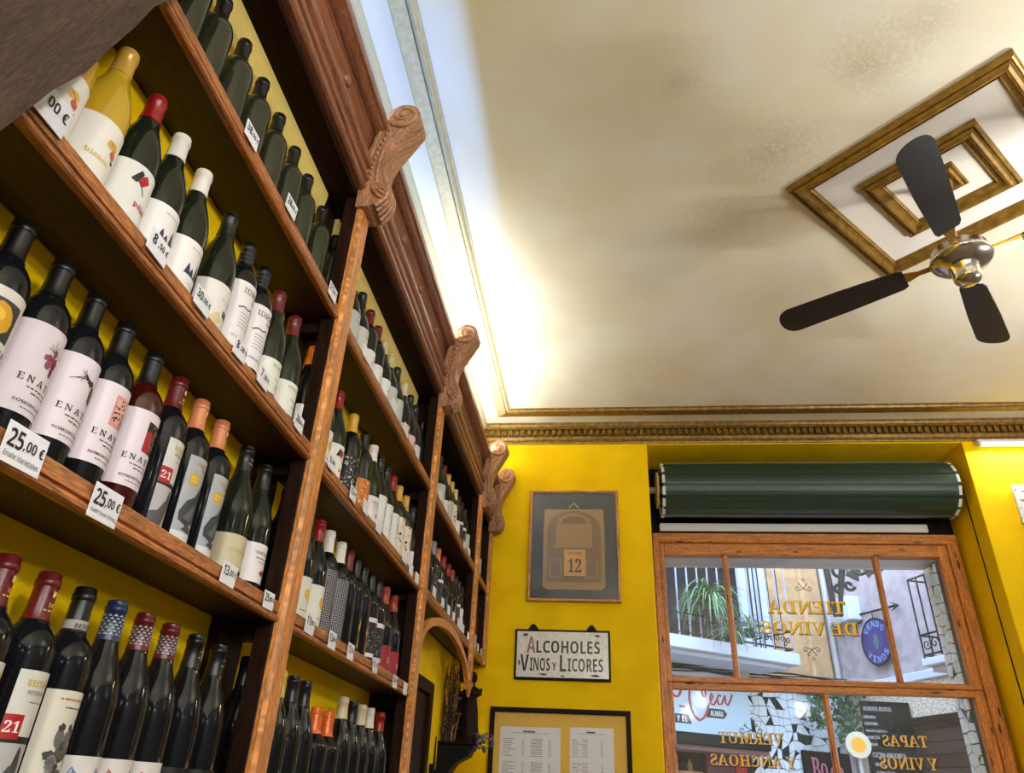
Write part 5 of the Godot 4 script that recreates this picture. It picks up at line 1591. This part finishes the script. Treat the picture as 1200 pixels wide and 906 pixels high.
		part(sl, "end_clip", cl.commit(), M.white_metal)
	var ax := mk()
	tube(ax, [Vector3(0.345, 0, 0), Vector3(2.346, 0, 0)], 0.022, 12)
	part(o, "axle", ax.commit(), M.zinc)
	ax = mk()
	tube(ax, [Vector3(0.446, 0, 0), Vector3(2.280, 0, 0)], r - 0.022, 28)
	part(o, "drum", ax.commit(), M.iron)
	ax = mk()
	tube(ax, [Vector3(0.405, 0, 0), Vector3(0.415, 0, 0)], 0.125, 24)
	part(o, "belt_wheel", ax.commit(), M.pale_yellow)
	var bar := part(o, "bottom_bar", box(Vector3(0.425, 3.142 - 3.39, -4.905 + 4.733), Vector3(2.155, 3.197 - 3.39, -4.845 + 4.733), 0.004), M.white_metal)
	part(bar, "bar_groove", box(Vector3(0.425, 3.133 - 3.39, -4.905 + 4.733), Vector3(2.155, 3.142 - 3.39, -4.855 + 4.733), 0.001), M.iron)
	o = thing("shutter_strap", "thin dark shutter strap running down the right reveal to a black winder", "strap", Vector3(2.346, 0, -4.66))
	var sp := mk()
	cb(sp, Vector3(-0.003, 1.70, -0.004), Vector3(0.0015, 3.36, 0.004), 0.0005)
	part(o, "strap", sp.commit(), M.dark)
	part(o, "winder", box(Vector3(-0.02, 1.70, -0.022), Vector3(0.0015, 1.86, 0.022), 0.004), M.iron)
	sp = mk()
	cb(sp, Vector3(-0.012, 3.34, -0.014), Vector3(0.0015, 3.372, 0.014), 0.003)
	part(o, "guide", sp.commit(), M.iron)

func frame_node(o: Node3D, at: Vector3, deg: float) -> void:
	var t := deg_to_rad(deg)
	o.transform = Transform3D(Basis(Vector3(cos(t), 0, -sin(t)), Vector3.UP, Vector3(sin(t), 0, cos(t))), at)

# broken-tile cladding: jittered grid cells cut into shards, each a mesh of its own
func mosaic(parent: Node3D, u0: float, u1: float, v0: float, v1: float, cell: float, sd: int, dark := 0.13) -> void:
	rng.seed = sd
	var nu := int(round((u1 - u0) / cell))
	var nv := int(round((v1 - v0) / cell))
	var g := []
	for j in nv + 1:
		var row := []
		for i in nu + 1:
			var p := Vector2(lerpf(u0, u1, float(i) / nu), lerpf(v0, v1, float(j) / nv))
			if i > 0 and i < nu:
				p.x += rng.randf_range(-0.32, 0.32) * cell
			if j > 0 and j < nv:
				p.y += rng.randf_range(-0.32, 0.32) * cell
			row.append(p)
		g.append(row)
	for j in nv:
		for i in nu:
			var q := [g[j][i], g[j][i + 1], g[j + 1][i + 1], g[j + 1][i]]
			var shards := [q]
			var pick := rng.randf()
			if pick < 0.35:
				shards = [[q[0], q[1], q[2]], [q[0], q[2], q[3]]]
			elif pick < 0.6:
				shards = [[q[1], q[2], q[3]], [q[0], q[1], q[3]]]
			for s in shards:
				var c := Vector2.ZERO
				for p in s:
					c += p / s.size()
				var l := []
				for p in s:
					var d: Vector2 = p - c
					l.append(c + d * (1.0 - 0.006 / maxf(d.length(), 0.012)))
				var st := mk()
				extr(st, l, Vector3(0, 0, 0), Vector3(1, 0, 0), Vector3(0, 1, 0), Vector3(0, 0, 0.008 + rng.randf() * 0.003))
				part(parent, "tile_shard", st.commit(), M.tile_dark if rng.randf() < dark else M.tile_white)

func spider_plant(parent: Node3D, at: Vector3, n: int, size: float, sd: int) -> void:
	rng.seed = sd
	var kinds := []
	for k in 6:
		var st := mk()
		var reach := rng.randf_range(0.6, 1.0)
		var rise := rng.randf_range(0.2, 0.7)
		var pts := bezier(Vector3.ZERO, Vector3(0.10 * reach, 0.30 * rise, 0), Vector3(0.30 * reach, 0.34 * rise, 0), Vector3(0.36 * reach, -0.22 * (1.2 - rise), 0), 9)
		for i in 9:
			var w0 := 0.011 * (1.0 - pow(i / 9.0, 2.0)) + 0.001
			var w1 := 0.011 * (1.0 - pow((i + 1) / 9.0, 2.0)) + 0.0005
			var a: Vector3 = pts[i]
			var b: Vector3 = pts[i + 1]
			for s in [-1.0, 1.0]:
				var nn := Vector3(-(b - a).y, (b - a).x, s * 0.5 * (b - a).length()).normalized()
				face(st, [a, b, b + Vector3(0, w1 * 0.35, s * w1), a + Vector3(0, w0 * 0.35, s * w0)], nn)
		kinds.append(st.commit())
	for k in n:
		var lf := part(parent, "leaf", kinds[k % 6], M.leaf_pale if k % 3 else M.leaf, at)
		var sc := size * rng.randf_range(0.75, 1.15)
		lf.transform = Transform3D(Basis(Vector3.UP, rng.randf() * TAU) * Basis(Vector3(0, 0, 1), rng.randf_range(-0.2, 0.9)) * Basis.from_scale(Vector3(sc, sc, sc)), at)

func ivy(called: String, label: String, at: Vector3, w: float, h: float, n: int, sd: int) -> void:
	rng.seed = sd
	var o := thing(called, label, "plant", at)
	var st := mk()
	for k in 5:
		var l := []
		for j in 6:
			l.append(Vector3(rng.randf_range(-0.5, 0.5) * w * 0.6, -h * j / 5.0, rng.randf_range(0.0, 0.06)))
		tube(st, l, 0.004, 4)
	part(o, "stem", st.commit(), M.leaf)
	st = mk()
	for k in n:
		var p := Vector3(rng.randfn() * 0.22 * w, -rng.randf() * h, rng.randf_range(-0.04, 0.10))
		var b := Basis.from_euler(Vector3(rng.randf_range(-1, 1), rng.randf() * TAU, rng.randf_range(-1, 1)))
		var s := rng.randf_range(0.018, 0.034)
		var q := [Vector3(0, -s, 0), Vector3(s * 0.7, -s * 0.2, 0.004), Vector3(s * 0.5, s * 0.6, 0), Vector3(0, s, 0.004), Vector3(-s * 0.5, s * 0.6, 0), Vector3(-s * 0.7, -s * 0.2, 0.004)]
		face(st, q.map(func(v): return p + b * v), b.z)
	stuff(part(o, "leaves", st.commit(), M.leaf))
	tag(o, label, "plant")

func outside() -> void:
	# ground, outer reveal of the shop window
	grain = 0
	struct("ground", box(Vector3(-9, -0.1, -20), Vector3(9, 0, -5.13), 0.0), M.house_grey)
	var lin := mk()
	cb(lin, Vector3(0.36, 2.985, -5.155), Vector3(2.36, 3.06, -4.942), 0.003)
	cb(lin, Vector3(0.36, 3.0, -5.18), Vector3(2.36, 3.10, -5.13), 0.003)
	cb(lin, Vector3(0.36, 2.978, -5.15), Vector3(2.36, 2.99, -5.09), 0.003)
	struct("trim_5", lin.commit(), M.zinc)
	var jm := mk()
	cb(jm, Vector3(2.188, 1.0, -5.125), Vector3(2.346, 2.984, -4.944), 0.002)
	var jamb := struct("trim_6", jm.commit(), M.mortar)
	var tiles := Node3D.new()
	tiles.name = "tile_cladding"
	jamb.add_child(tiles)
	tiles.transform = Transform3D(Basis(Vector3(0, 0, 1), Vector3(0, 1, 0), Vector3(-1, 0, 0)), Vector3(2.188, 0, 0))
	mosaic(tiles, -5.12, -4.95, 1.6, 2.97, 0.062, 5, 0.06)
	# house A: oblique facade across the street
	var a := thing("balcony_house", "pale beige house across the street with a white balcony and dark doorway", "building")
	frame_node(a, Vector3(1.0, 0, -8.0), 33.0)
	part(a, "facade", box(Vector3(0.68, 2.76, -0.5), Vector3(2.10, 8.5, 0.0)), M.house_beige)
	part(a, "facade", box(Vector3(-5.0, 4.6, -0.5), Vector3(0.62, 8.5, 0.0)), M.house_beige)
	part(a, "facade", box(Vector3(-5.0, 2.76, -0.5), Vector3(-1.0, 4.6, 0.0)), M.house_beige)
	part(a, "dark_doorway", box(Vector3(-1.0, 2.76, -0.5), Vector3(0.68, 4.6, -0.03)), M.house_dark)
	part(a, "white_shutter", box(Vector3(0.66, 2.92, 0.0), Vector3(1.06, 4.6, 0.04), 0.005), M.house_white)
	part(a, "shutter_batten", box(Vector3(0.845, 2.92, 0.03), Vector3(0.86, 4.6, 0.05), 0.003), M.house_dark)
	part(a, "pilaster", box(Vector3(1.58, 2.76, 0.0), Vector3(1.86, 8.5, 0.07), 0.01), M.house_beige)
	var st := mk()
	tube(st, [Vector3(1.95, 0, 0.05), Vector3(1.95, 8, 0.05)], 0.04, 10)
	part(a, "downpipe", st.commit(), M.zinc)
	part(a, "string_course", box(Vector3(-5.0, 2.66, -0.3), Vector3(2.10, 2.76, 0.06), 0.01), M.house_white)
	var sb := part(a, "balcony_slab", box(Vector3(-4.0, 2.80, -0.1), Vector3(0.81, 2.915, 0.60), 0.006), M.house_white)
	part(sb, "slab_moulding", box(Vector3(-4.0, 2.76, -0.1), Vector3(0.72, 2.80, 0.52), 0.006), M.house_white)
	var rail := mat(Color(0.55, 0.57, 0.62), 0.5)
	st = mk()
	for y in [2.955, 3.13, 3.95]:
		tube(st, [Vector3(-4.0, y, 0.56), Vector3(0.77, y, 0.56), Vector3(0.77, y, 0.0)], 0.010, 6)
	var rl := part(a, "balcony_rails", st.commit(), M.iron)
	for i in 19:
		st = mk()
		var s := 0.77 - i * 0.13
		tube(st, [Vector3(s, 2.915, 0.56), Vector3(s, 3.95, 0.56)], 0.009, 6)
		part(rl, "bar", st.commit(), rail)
	for i in 4:
		st = mk()
		tube(st, [Vector3(0.77, 2.915, 0.45 - i * 0.13), Vector3(0.77, 3.95, 0.45 - i * 0.13)], 0.009, 6)
		part(rl, "bar", st.commit(), M.dark)
	for i in 17:
		st = mk()
		var c := Vector3(0.68 - i * 0.14, 3.042, 0.56)
		var fl := 1.0 if i % 2 else -1.0
		tube(st, spiral(c + Vector3(0.033, 0, 0), Vector3(1, 0, 0), Vector3(0, fl, 0), 0.034, 0.008, PI, -4.6, 22), 0.006, 5)
		tube(st, spiral(c + Vector3(-0.033, 0, 0), Vector3(-1, 0, 0), Vector3(0, -fl, 0), 0.034, 0.008, PI, -4.6, 22), 0.006, 5)
		tube(st, spiral(c + Vector3(0, 0.045 * fl, 0), Vector3(1, 0, 0), Vector3(0, 1, 0), 0.024, 0.007, 0.4, 6.6, 16), 0.005, 5)
		part(rl, "scroll", st.commit(), M.iron)
	# shop front on the ground floor
	part(a, "shop_wall", box(Vector3(0.56, 0, -0.5), Vector3(2.10, 2.66, 0.0)), M.mortar)
	part(a, "shop_wall_above", box(Vector3(-5.0, 2.14, -0.5), Vector3(0.56, 2.66, 0.0)), M.house_white)
	part(a, "shop_interior", box(Vector3(-5.0, 0, -0.5), Vector3(0.56, 2.14, -0.40)), M.house_dark)
	var mz := part(a, "mosaic_bed", box(Vector3(0.57, 1.45, 0.0), Vector3(2.08, 2.65, 0.006), 0.001), M.mortar)
	mosaic(mz, 0.58, 2.07, 1.5, 2.64, 0.082, 17, 0.17)
	for m in mz.get_children():
		m.position.z = 0.006
	st = mk()
	for k in 4:
		var l := []
		for i in 15:
			var s := -1.2 + i * 0.24
			l.append(Vector3(s, 2.72 + k * 0.018 - 0.02 * sin(PI * fposmod(s + k * 0.3, 1.0)) + s * 0.035, 0.10 + k * 0.01))
		tube(st, l, 0.007 + 0.003 * (k % 2), 5)
	part(a, "cables", st.commit(), M.iron)
	part(a, "junction_box", box(Vector3(0.40, 2.67, 0.06), Vector3(0.56, 2.77, 0.14), 0.01), M.zinc)
	part(a, "awning_box", box(Vector3(-4.0, 2.03, -0.05), Vector3(0.62, 2.125, 0.26), 0.01), M.iron)
	part(a, "awning_band", box(Vector3(-4.0, 1.985, -0.05), Vector3(0.62, 2.03, 0.22), 0.006), mat(Color(0.42, 0.30, 0.28), 0.7))
	st = mk()
	grain = 1
	part(a, "red_panel", box(Vector3(0.05, 0.3, -0.1), Vector3(0.40, 1.985, -0.04), 0.01), mat(Color(0.30, 0.05, 0.06), 0.5))
	part(a, "red_door", box(Vector3(0.40, 0.3, -0.1), Vector3(0.54, 1.985, -0.02), 0.01), mat(Color(0.62, 0.11, 0.06), 0.5))
	rng.seed = 40
	for j in [2, 3]:
		part(a, "display_shelf", box(Vector3(-1.4, 1.30 + j * 0.17, -0.4), Vector3(0.04, 1.315 + j * 0.17, -0.1), 0.002), M.oak)
		for i in 9:
			var bm := mk()
			var hh := rng.randf_range(0.09, 0.135)
			lathe(bm, [Vector2(0, 0), Vector2(0.028, 0), Vector2(0.03, 0.01), Vector2(0.03, hh * 0.6), Vector2(0.012, hh * 0.8), Vector2(0.012, hh), Vector2(0, hh)], 12)
			var db := thing("display_bottle", "small bottle, %s from left on the %s shelf of the shop window across the street" % [ORD[i], "upper" if j == 3 else "lower"], "bottle", a.transform * Vector3(-0.72 + i * 0.085, 1.315 + j * 0.17, -0.2), "bottles in the shop window across the street")
			part(db, "glass", bm.commit(), [M.old_paper, M.house_dark, M.cap_cream, M.leaf, M.cap_copper, M.old_board][rng.randi() % 6])
	# sign board with pink script
	var sg := thing("script_sign", "pale blue shop sign with red script Ceci and dark green ribbons", "sign")
	frame_node(sg, Vector3(1.0, 0, -8.0), 33.0)
	part(sg, "board", box(Vector3(-1.6, 2.15, 0.02), Vector3(0.575, 2.62, 0.06), 0.004), mat(Color(0.72, 0.82, 0.88), 0.5))
	var red := mat(Color(0.70, 0.22, 0.26), 0.5)
	st = mk()
	tube(st, bezier(Vector3(0.0, 2.57, 0.064), Vector3(0.05, 2.47, 0.064), Vector3(-0.05, 2.45, 0.064), Vector3(-0.03, 2.57, 0.064), 10), 0.011, 6)
	tube(st, [Vector3(-0.15, 2.585, 0.064), Vector3(-0.185, 2.53, 0.064), Vector3(-0.195, 2.45, 0.064), Vector3(-0.18, 2.37, 0.064), Vector3(-0.145, 2.30, 0.064), Vector3(-0.09, 2.265, 0.064), Vector3(-0.04, 2.285, 0.064), Vector3(0.0, 2.33, 0.064), Vector3(0.035, 2.40, 0.064)], 0.011, 6)
	part(sg, "script_capital", st.commit(), red)
	st = mk()
	tube(st, [Vector3(0.035, 2.40, 0.064), Vector3(0.085, 2.47, 0.064), Vector3(0.11, 2.50, 0.064), Vector3(0.09, 2.525, 0.064), Vector3(0.065, 2.48, 0.064), Vector3(0.07, 2.43, 0.064), Vector3(0.11, 2.42, 0.064), Vector3(0.15, 2.47, 0.064)], 0.009, 6)
	tube(st, [Vector3(0.21, 2.51, 0.064), Vector3(0.18, 2.52, 0.064), Vector3(0.155, 2.47, 0.064), Vector3(0.17, 2.43, 0.064), Vector3(0.21, 2.435, 0.064), Vector3(0.26, 2.52, 0.064)], 0.009, 6)
	tube(st, [Vector3(0.26, 2.52, 0.064), Vector3(0.262, 2.45, 0.064), Vector3(0.285, 2.43, 0.064), Vector3(0.33, 2.48, 0.064), Vector3(0.355, 2.535, 0.064)], 0.009, 6)
	tube(st, [Vector3(0.27, 2.57, 0.064), Vector3(0.278, 2.58, 0.064)], 0.010, 6)
	part(sg, "script_letters", st.commit(), red)
	st = mk()
	tube(st, bezier(Vector3(-0.42, 2.53, 0.064), Vector3(-0.40, 2.44, 0.064), Vector3(-0.30, 2.42, 0.064), Vector3(-0.29, 2.55, 0.064), 10), 0.011, 6)
	tube(st, [Vector3(-0.32, 2.375, 0.064), Vector3(-0.26, 2.372, 0.064)], 0.010, 6)
	part(sg, "script_letters", st.commit(), red)
	var rib := mat(Color(0.10, 0.20, 0.20), 0.6)
	st = mk()
	extr(st, [Vector2(0.0, 2.30), Vector2(0.22, 2.30), Vector2(0.27, 2.345), Vector2(0.23, 2.385), Vector2(0.045, 2.385)], Vector3(0, 0, 0.06), Vector3(1, 0, 0), Vector3(0, 1, 0), Vector3(0, 0, 0.004))
	var r1 := part(sg, "ribbon", st.commit(), rib)
	part(r1, "letters", lettering("ALMAU", sansb, 0.16, 0.05), M.card, Vector3(0.135, 2.343, 0.0645))
	st = mk()
	extr(st, [Vector2(-0.55, 2.225), Vector2(-0.185, 2.225), Vector2(-0.22, 2.305), Vector2(-0.55, 2.305)], Vector3(0, 0, 0.06), Vector3(1, 0, 0), Vector3(0, 1, 0), Vector3(0, 0, 0.004))
	var r2 := part(sg, "ribbon", st.commit(), rib)
	part(r2, "letters", lettering("Y EL", sansb, 0.13, 0.05), M.card, Vector3(-0.30, 2.265, 0.0645))
	# plants of the balcony
	var sp := thing("spider_plant", "bushy spider plant spilling over the white balcony, seen through the left pane", "plant")
	frame_node(sp, Vector3(1.0, 0, -8.0), 33.0)
	st = mk()
	lathe(st, [Vector2(0, 3.05), Vector2(0.05, 3.05), Vector2(0.065, 3.15), Vector2(0.07, 3.16), Vector2(0.06, 3.16), Vector2(0.055, 3.14), Vector2(0, 3.14)], 18, Vector3(-0.37, 0, 0.68))
	part(sp, "pot", st.commit(), M.house_dark)
	spider_plant(sp, Vector3(-0.37, 3.16, 0.68), 150, 1.15, 3)
	spider_plant(sp, Vector3(-0.20, 2.95, 0.74), 50, 0.75, 9)
	sp = thing("small_balcony_plant", "small dark spiky plant on the balcony right of the spider plant", "plant")
	frame_node(sp, Vector3(1.0, 0, -8.0), 33.0)
	st = mk()
	lathe(st, [Vector2(0, 2.98), Vector2(0.045, 2.98), Vector2(0.055, 3.06), Vector2(0, 3.06)], 16, Vector3(0.12, 0, 0.66))
	part(sp, "pot", st.commit(), M.house_dark)
	spider_plant(sp, Vector3(0.12, 3.06, 0.66), 46, 0.62, 8)
	ivy("trailing_ivy", "narrow green ivy trailing down the mosaic wall beside the glazing bar", Vector3(2.26, 2.72, -8.55), 0.22, 0.44, 130, 6)
	ivy("leafy_creeper", "broad bright green creeper hanging left of the chalkboard menu", Vector3(2.62, 2.74, -8.75), 0.42, 0.56, 330, 7)
	# house B: the return wall with its iron balcony
	var b := thing("grey_house", "greyish pink house wall beyond the corner with an iron balcony and stone base", "building")
	frame_node(b, Vector3(2.686, 0, -9.095), -72.0)
	part(b, "facade", box(Vector3(-0.2, 2.68, -0.5), Vector3(2.6, 8.5, 0.0)), M.house_grey)
	part(b, "stone_base", box(Vector3(-0.2, 2.36, -0.5), Vector3(2.6, 2.68, -0.02)), M.stone)
	part(b, "lintel_beam", box(Vector3(0.9, 2.31, -0.5), Vector3(2.6, 2.37, 0.01)), M.dark)
	part(b, "stone_pier", box(Vector3(-0.2, 0, -0.5), Vector3(0.9, 2.36, -0.02)), M.stone)
	grain = 0
	for k in 9:
		part(b, "door_plank", box(Vector3(0.9, 2.27 - k * 0.11, -0.4), Vector3(2.6, 2.375 - k * 0.11, -0.09 + 0.01 * (k % 2)), 0.004), M.strut if k % 3 else M.shelf)
	part(b, "floor_band", box(Vector3(-0.2, 2.68, 0.0), Vector3(2.6, 2.76, 0.04), 0.008), M.house_white)
	var au := thing("air_unit", "white air conditioner box on the grey house wall left of the round sign", "air conditioner")
	frame_node(au, Vector3(2.686, 0, -9.095), -72.0)
	part(au, "casing", box(Vector3(0.22, 3.38, 0.0), Vector3(0.62, 3.64, 0.16), 0.012), M.house_white)
	for k in 7:
		part(au, "louvre", box(Vector3(0.26, 3.41 + k * 0.03, 0.155), Vector3(0.50, 3.418 + k * 0.03, 0.168), 0.001), M.zinc)
	var bs := part(b, "balcony_slab", box(Vector3(1.86, 2.70, 0.0), Vector3(2.6, 2.76, 0.42), 0.006), M.house_white)
	part(bs, "slab_soffit", box(Vector3(1.90, 2.65, 0.0), Vector3(2.6, 2.70, 0.36), 0.006), M.zinc)
	part(b, "balcony_door", box(Vector3(2.22, 2.76, 0.0), Vector3(2.6, 3.9, 0.03), 0.004), M.house_dark)
	st = mk()
	for y in [2.79, 2.96, 3.46]:
		tube(st, [Vector3(1.89, y, 0.40), Vector3(2.22, y, 0.40), Vector3(2.6, y, 0.40)], 0.009, 6)
		tube(st, [Vector3(1.89, y, 0.40), Vector3(1.89, y, 0.0)], 0.009, 6)
	var brl := part(b, "balcony_rails", st.commit(), M.iron)
	for i in 6:
		st = mk()
		tube(st, [Vector3(1.89 + i * 0.11, 2.76, 0.40), Vector3(1.89 + i * 0.11, 3.46, 0.40)], 0.008, 6)
		part(brl, "bar", st.commit(), M.iron)
	for i in 6:
		st = mk()
		tube(st, spiral(Vector3(1.95 + i * 0.10, 2.875, 0.40), Vector3(1, 0, 0), Vector3(0, 1.0 if i % 2 else -1.0, 0), 0.05, 0.008, 0, 8, 22), 0.006, 5)
		part(brl, "scroll", st.commit(), M.iron)
	part(b, "lamp_bracket_plate", box(Vector3(0.10, 3.40, 0.0), Vector3(0.17, 3.58, 0.03), 0.004), M.iron)
	# hanging sign on its bracket
	var hs := thing("round_hanging_sign", "round dark blue hanging sign with pale lettering on a wrought iron arrow bracket", "sign")
	frame_node(hs, Vector3(2.686, 0, -9.095), -72.0)
	st = mk()
	tube(st, [Vector3(0.16, 3.465, 0.02), Vector3(1.20, 3.41, 0.04)], 0.012, 6)
	tube(st, [Vector3(1.15, 3.455, 0.04), Vector3(1.25, 3.405, 0.04), Vector3(1.14, 3.37, 0.04)], [0.004, 0.016, 0.004], 6)
	tube(st, [Vector3(0.16, 3.30, 0.02), Vector3(0.16, 3.56, 0.02)], 0.014, 6)
	for i in 3:
		tube(st, spiral(Vector3(0.34 + i * 0.12, 3.40 - i * 0.005, 0.03), Vector3(1, 0, 0), Vector3(0, 1.0 if i % 2 else -1.0, 0), 0.045, 0.01, 0, 7, 20), 0.006, 5)
	part(hs, "arrow_bracket", st.commit(), M.iron)
	st = mk()
	tube(st, [Vector3(0.83, 3.12, 0.025), Vector3(0.83, 3.12, 0.055)], 0.235, 40)
	var disc := part(hs, "disc", st.commit(), mat(Color(0.10, 0.13, 0.36), 0.35))
	st = mk()
	tube(st, [Vector3(0.83, 3.12, 0.054), Vector3(0.83, 3.12, 0.058)], 0.125, 32)
	part(disc, "centre", st.commit(), mat(Color(0.17, 0.14, 0.42), 0.35))
	st = mk()
	tube(st, spiral(Vector3(0.83, 3.12, 0.056), Vector3(1, 0, 0), Vector3(0, 1, 0), 0.232, 0.232, 0, TAU, 40), 0.008, 6)
	part(disc, "rim", st.commit(), M.iron)
	for k in 10:
		var tt := "VENDOVINOS"[k]
		var up := k < 5
		var an := PI / 2 + (2 - k) * 0.42 if up else -PI / 2 + (k - 7) * 0.42
		part(disc, "letters", lettering(tt, sansb, 0.05, 0.065), mat(Color(0.45, 0.55, 0.75), 0.5), Vector3(0.83 + cos(an) * 0.178, 3.12 + sin(an) * 0.178, 0.058), Vector3(0, 0, an - PI / 2 if up else an + PI / 2))
	st = mk()
	ppoly({"st": st, "r": 0.0}, [Vector2(0.80, 3.05), Vector2(0.845, 3.04), Vector2(0.875, 3.12), Vector2(0.85, 3.20), Vector2(0.81, 3.19), Vector2(0.79, 3.12)], Color(0.24, 0.40, 0.38), 0.0585)
	part(disc, "emblem", st.commit(), M.print)
	st = mk()
	tube(st, [Vector3(0.83, 3.35, 0.04), Vector3(0.83, 3.44, 0.04)], 0.006, 5)
	part(hs, "hanger", st.commit(), M.iron)
	# ornate iron bracket hanging outside, above
	var ib := thing("iron_scrollwork", "dark ornate wrought iron scrollwork hanging outside above the reversed lettering", "ironwork", Vector3(2.2, 3.3, -7.0))
	st = mk()
	tube(st, bezier(Vector3(-0.10, 0.42, 0), Vector3(-0.06, 0.2, 0), Vector3(-0.08, 0.0, 0), Vector3(-0.06, -0.22, 0)), 0.028, 8)
	tube(st, bezier(Vector3(0.10, 0.40, 0), Vector3(0.06, 0.15, 0), Vector3(0.02, 0.1, 0), Vector3(-0.02, -0.22, 0)), [0.02, 0.03, 0.035, 0.03, 0.03, 0.03, 0.028, 0.026, 0.022, 0.02, 0.018], 8)
	part(ib, "main_stem", st.commit(), M.iron)
	for q in [[Vector3(0.03, 0.18, 0), 0.09, 1.0], [Vector3(0.10, 0.06, 0), 0.05, -1.0], [Vector3(0.0, 0.02, 0), 0.05, 1.0], [Vector3(0.20, 0.24, 0), 0.09, -1.0]]:
		st = mk()
		tube(st, spiral(q[0], Vector3(1, 0, 0), Vector3(0, q[2], 0), q[1], 0.012, 0.3, 6.5, 26), 0.016, 7)
		part(ib, "scroll", st.commit(), M.iron)
	for q in [[0.16, 0.16, 0.5], [0.30, 0.20, -0.2], [0.40, 0.26, 0.3]]:
		st = mk()
		extr(st, [Vector2(-0.07, 0.03), Vector2(-0.03, -0.03), Vector2(0.0, -0.07), Vector2(0.03, -0.03), Vector2(0.08, 0.0), Vector2(0.04, 0.05), Vector2(0.0, 0.03), Vector2(-0.03, 0.06)].map(func(p): return p.rotated(q[2])), Vector3(q[0], q[1], -0.008), Vector3(1, 0, 0), Vector3(0, 1, 0), Vector3(0, 0, 0.016))
		part(ib, "iron_leaf", st.commit(), M.iron)
	st = mk()
	tube(st, [Vector3(-0.10, 0.42, 0), Vector3(-0.1, 0.42, 1.6)], 0.02, 8)
	tube(st, [Vector3(-0.1, 0.40, 0), Vector3(0.5, 0.33, 0)], 0.012, 6)
	part(ib, "wall_arm", st.commit(), M.iron)
	# chalkboard menu
	var cbd := thing("chalkboard_menu", "tall black chalkboard listing tapas in white chalk across the street", "chalkboard")
	frame_node(cbd, Vector3(2.76, 0, -8.05), 8.0)
	part(cbd, "board", box(Vector3(-0.24, 1.35, -0.02), Vector3(0.25, 2.505, 0.0), 0.006), M.chalkboard)
	var chalk := mat(Color(0.72, 0.73, 0.75), 0.8)
	var rows := [["HUEVOS ROTOS", -0.21, 2.435, 0.27, 0.036], ["LONGANIZA", -0.225, 2.36, 0.12, 0.026], ["CHISTORRA", -0.225, 2.30, 0.13, 0.026], ["PALETA IBÉRICA", -0.22, 2.24, 0.20, 0.026], ["PANCETA", -0.22, 2.18, 0.12, 0.026], ["TRUFA", -0.215, 2.12, 0.08, 0.024], ["COCINA ARAGONESA", -0.20, 2.03, 0.32, 0.040], ["MIGAS", -0.19, 1.95, 0.09, 0.026], ["CARACOLES", -0.19, 1.875, 0.17, 0.034], ["BORRAJAS", -0.19, 1.80, 0.15, 0.03]]
	for r in rows:
		part(cbd, "chalk_line", lettering(r[0], sans, r[3], r[4]), chalk, Vector3(r[1] + r[3] / 2, r[2], 0.0004))
	st = mk()
	for s in [-1.0, 1.0]:
		tube(st, [Vector3(s * 0.2, 0, 0.1), Vector3(s * 0.2, 1.4, -0.03)], 0.014, 6)
		tube(st, [Vector3(s * 0.2, 0, -0.3), Vector3(s * 0.2, 2.4, -0.035)], 0.014, 6)
	part(cbd, "easel_legs", st.commit(), M.dark)
	# small sign with pink script on the mosaic
	var pb := thing("pink_script_board", "small black board with pink script hanging on the mosaic wall", "chalkboard")
	frame_node(pb, Vector3(1.0, 0, -8.0), 33.0)
	part(pb, "board", box(Vector3(1.24, 1.72, 0.02), Vector3(1.92, 2.09, 0.05), 0.005), M.chalkboard)
	part(pb, "script", lettering("Bo", serif, 0.22, 0.20), mat(Color(0.72, 0.42, 0.50), 0.7), Vector3(1.45, 1.93, 0.0505))
	part(pb, "script", lettering("ca", serif, 0.20, 0.13), mat(Color(0.72, 0.42, 0.50), 0.7), Vector3(1.70, 1.89, 0.0505))
	# round yellow plate on a post
	var ds := thing("round_yellow_sign", "round cream street sign with a yellow centre in front of the chalkboard", "sign", Vector3(2.285, 0, -7.5))
	st = mk()
	tube(st, [Vector3(0, 2.07, -0.01), Vector3(0, 2.07, 0.01)], 0.108, 36)
	part(ds, "disc", st.commit(), mat(Color(0.70, 0.68, 0.58), 0.5))
	st = mk()
	tube(st, [Vector3(0, 2.07, 0.0095), Vector3(0, 2.07, 0.012)], 0.062, 30)
	part(ds, "yellow_centre", st.commit(), mat(Color(0.80, 0.55, 0.08), 0.5))
	st = mk()
	tube(st, [Vector3(0.0, 0, -0.03), Vector3(0.0, 2.1, -0.03)], 0.018, 8)
	part(ds, "post", st.commit(), M.zinc)
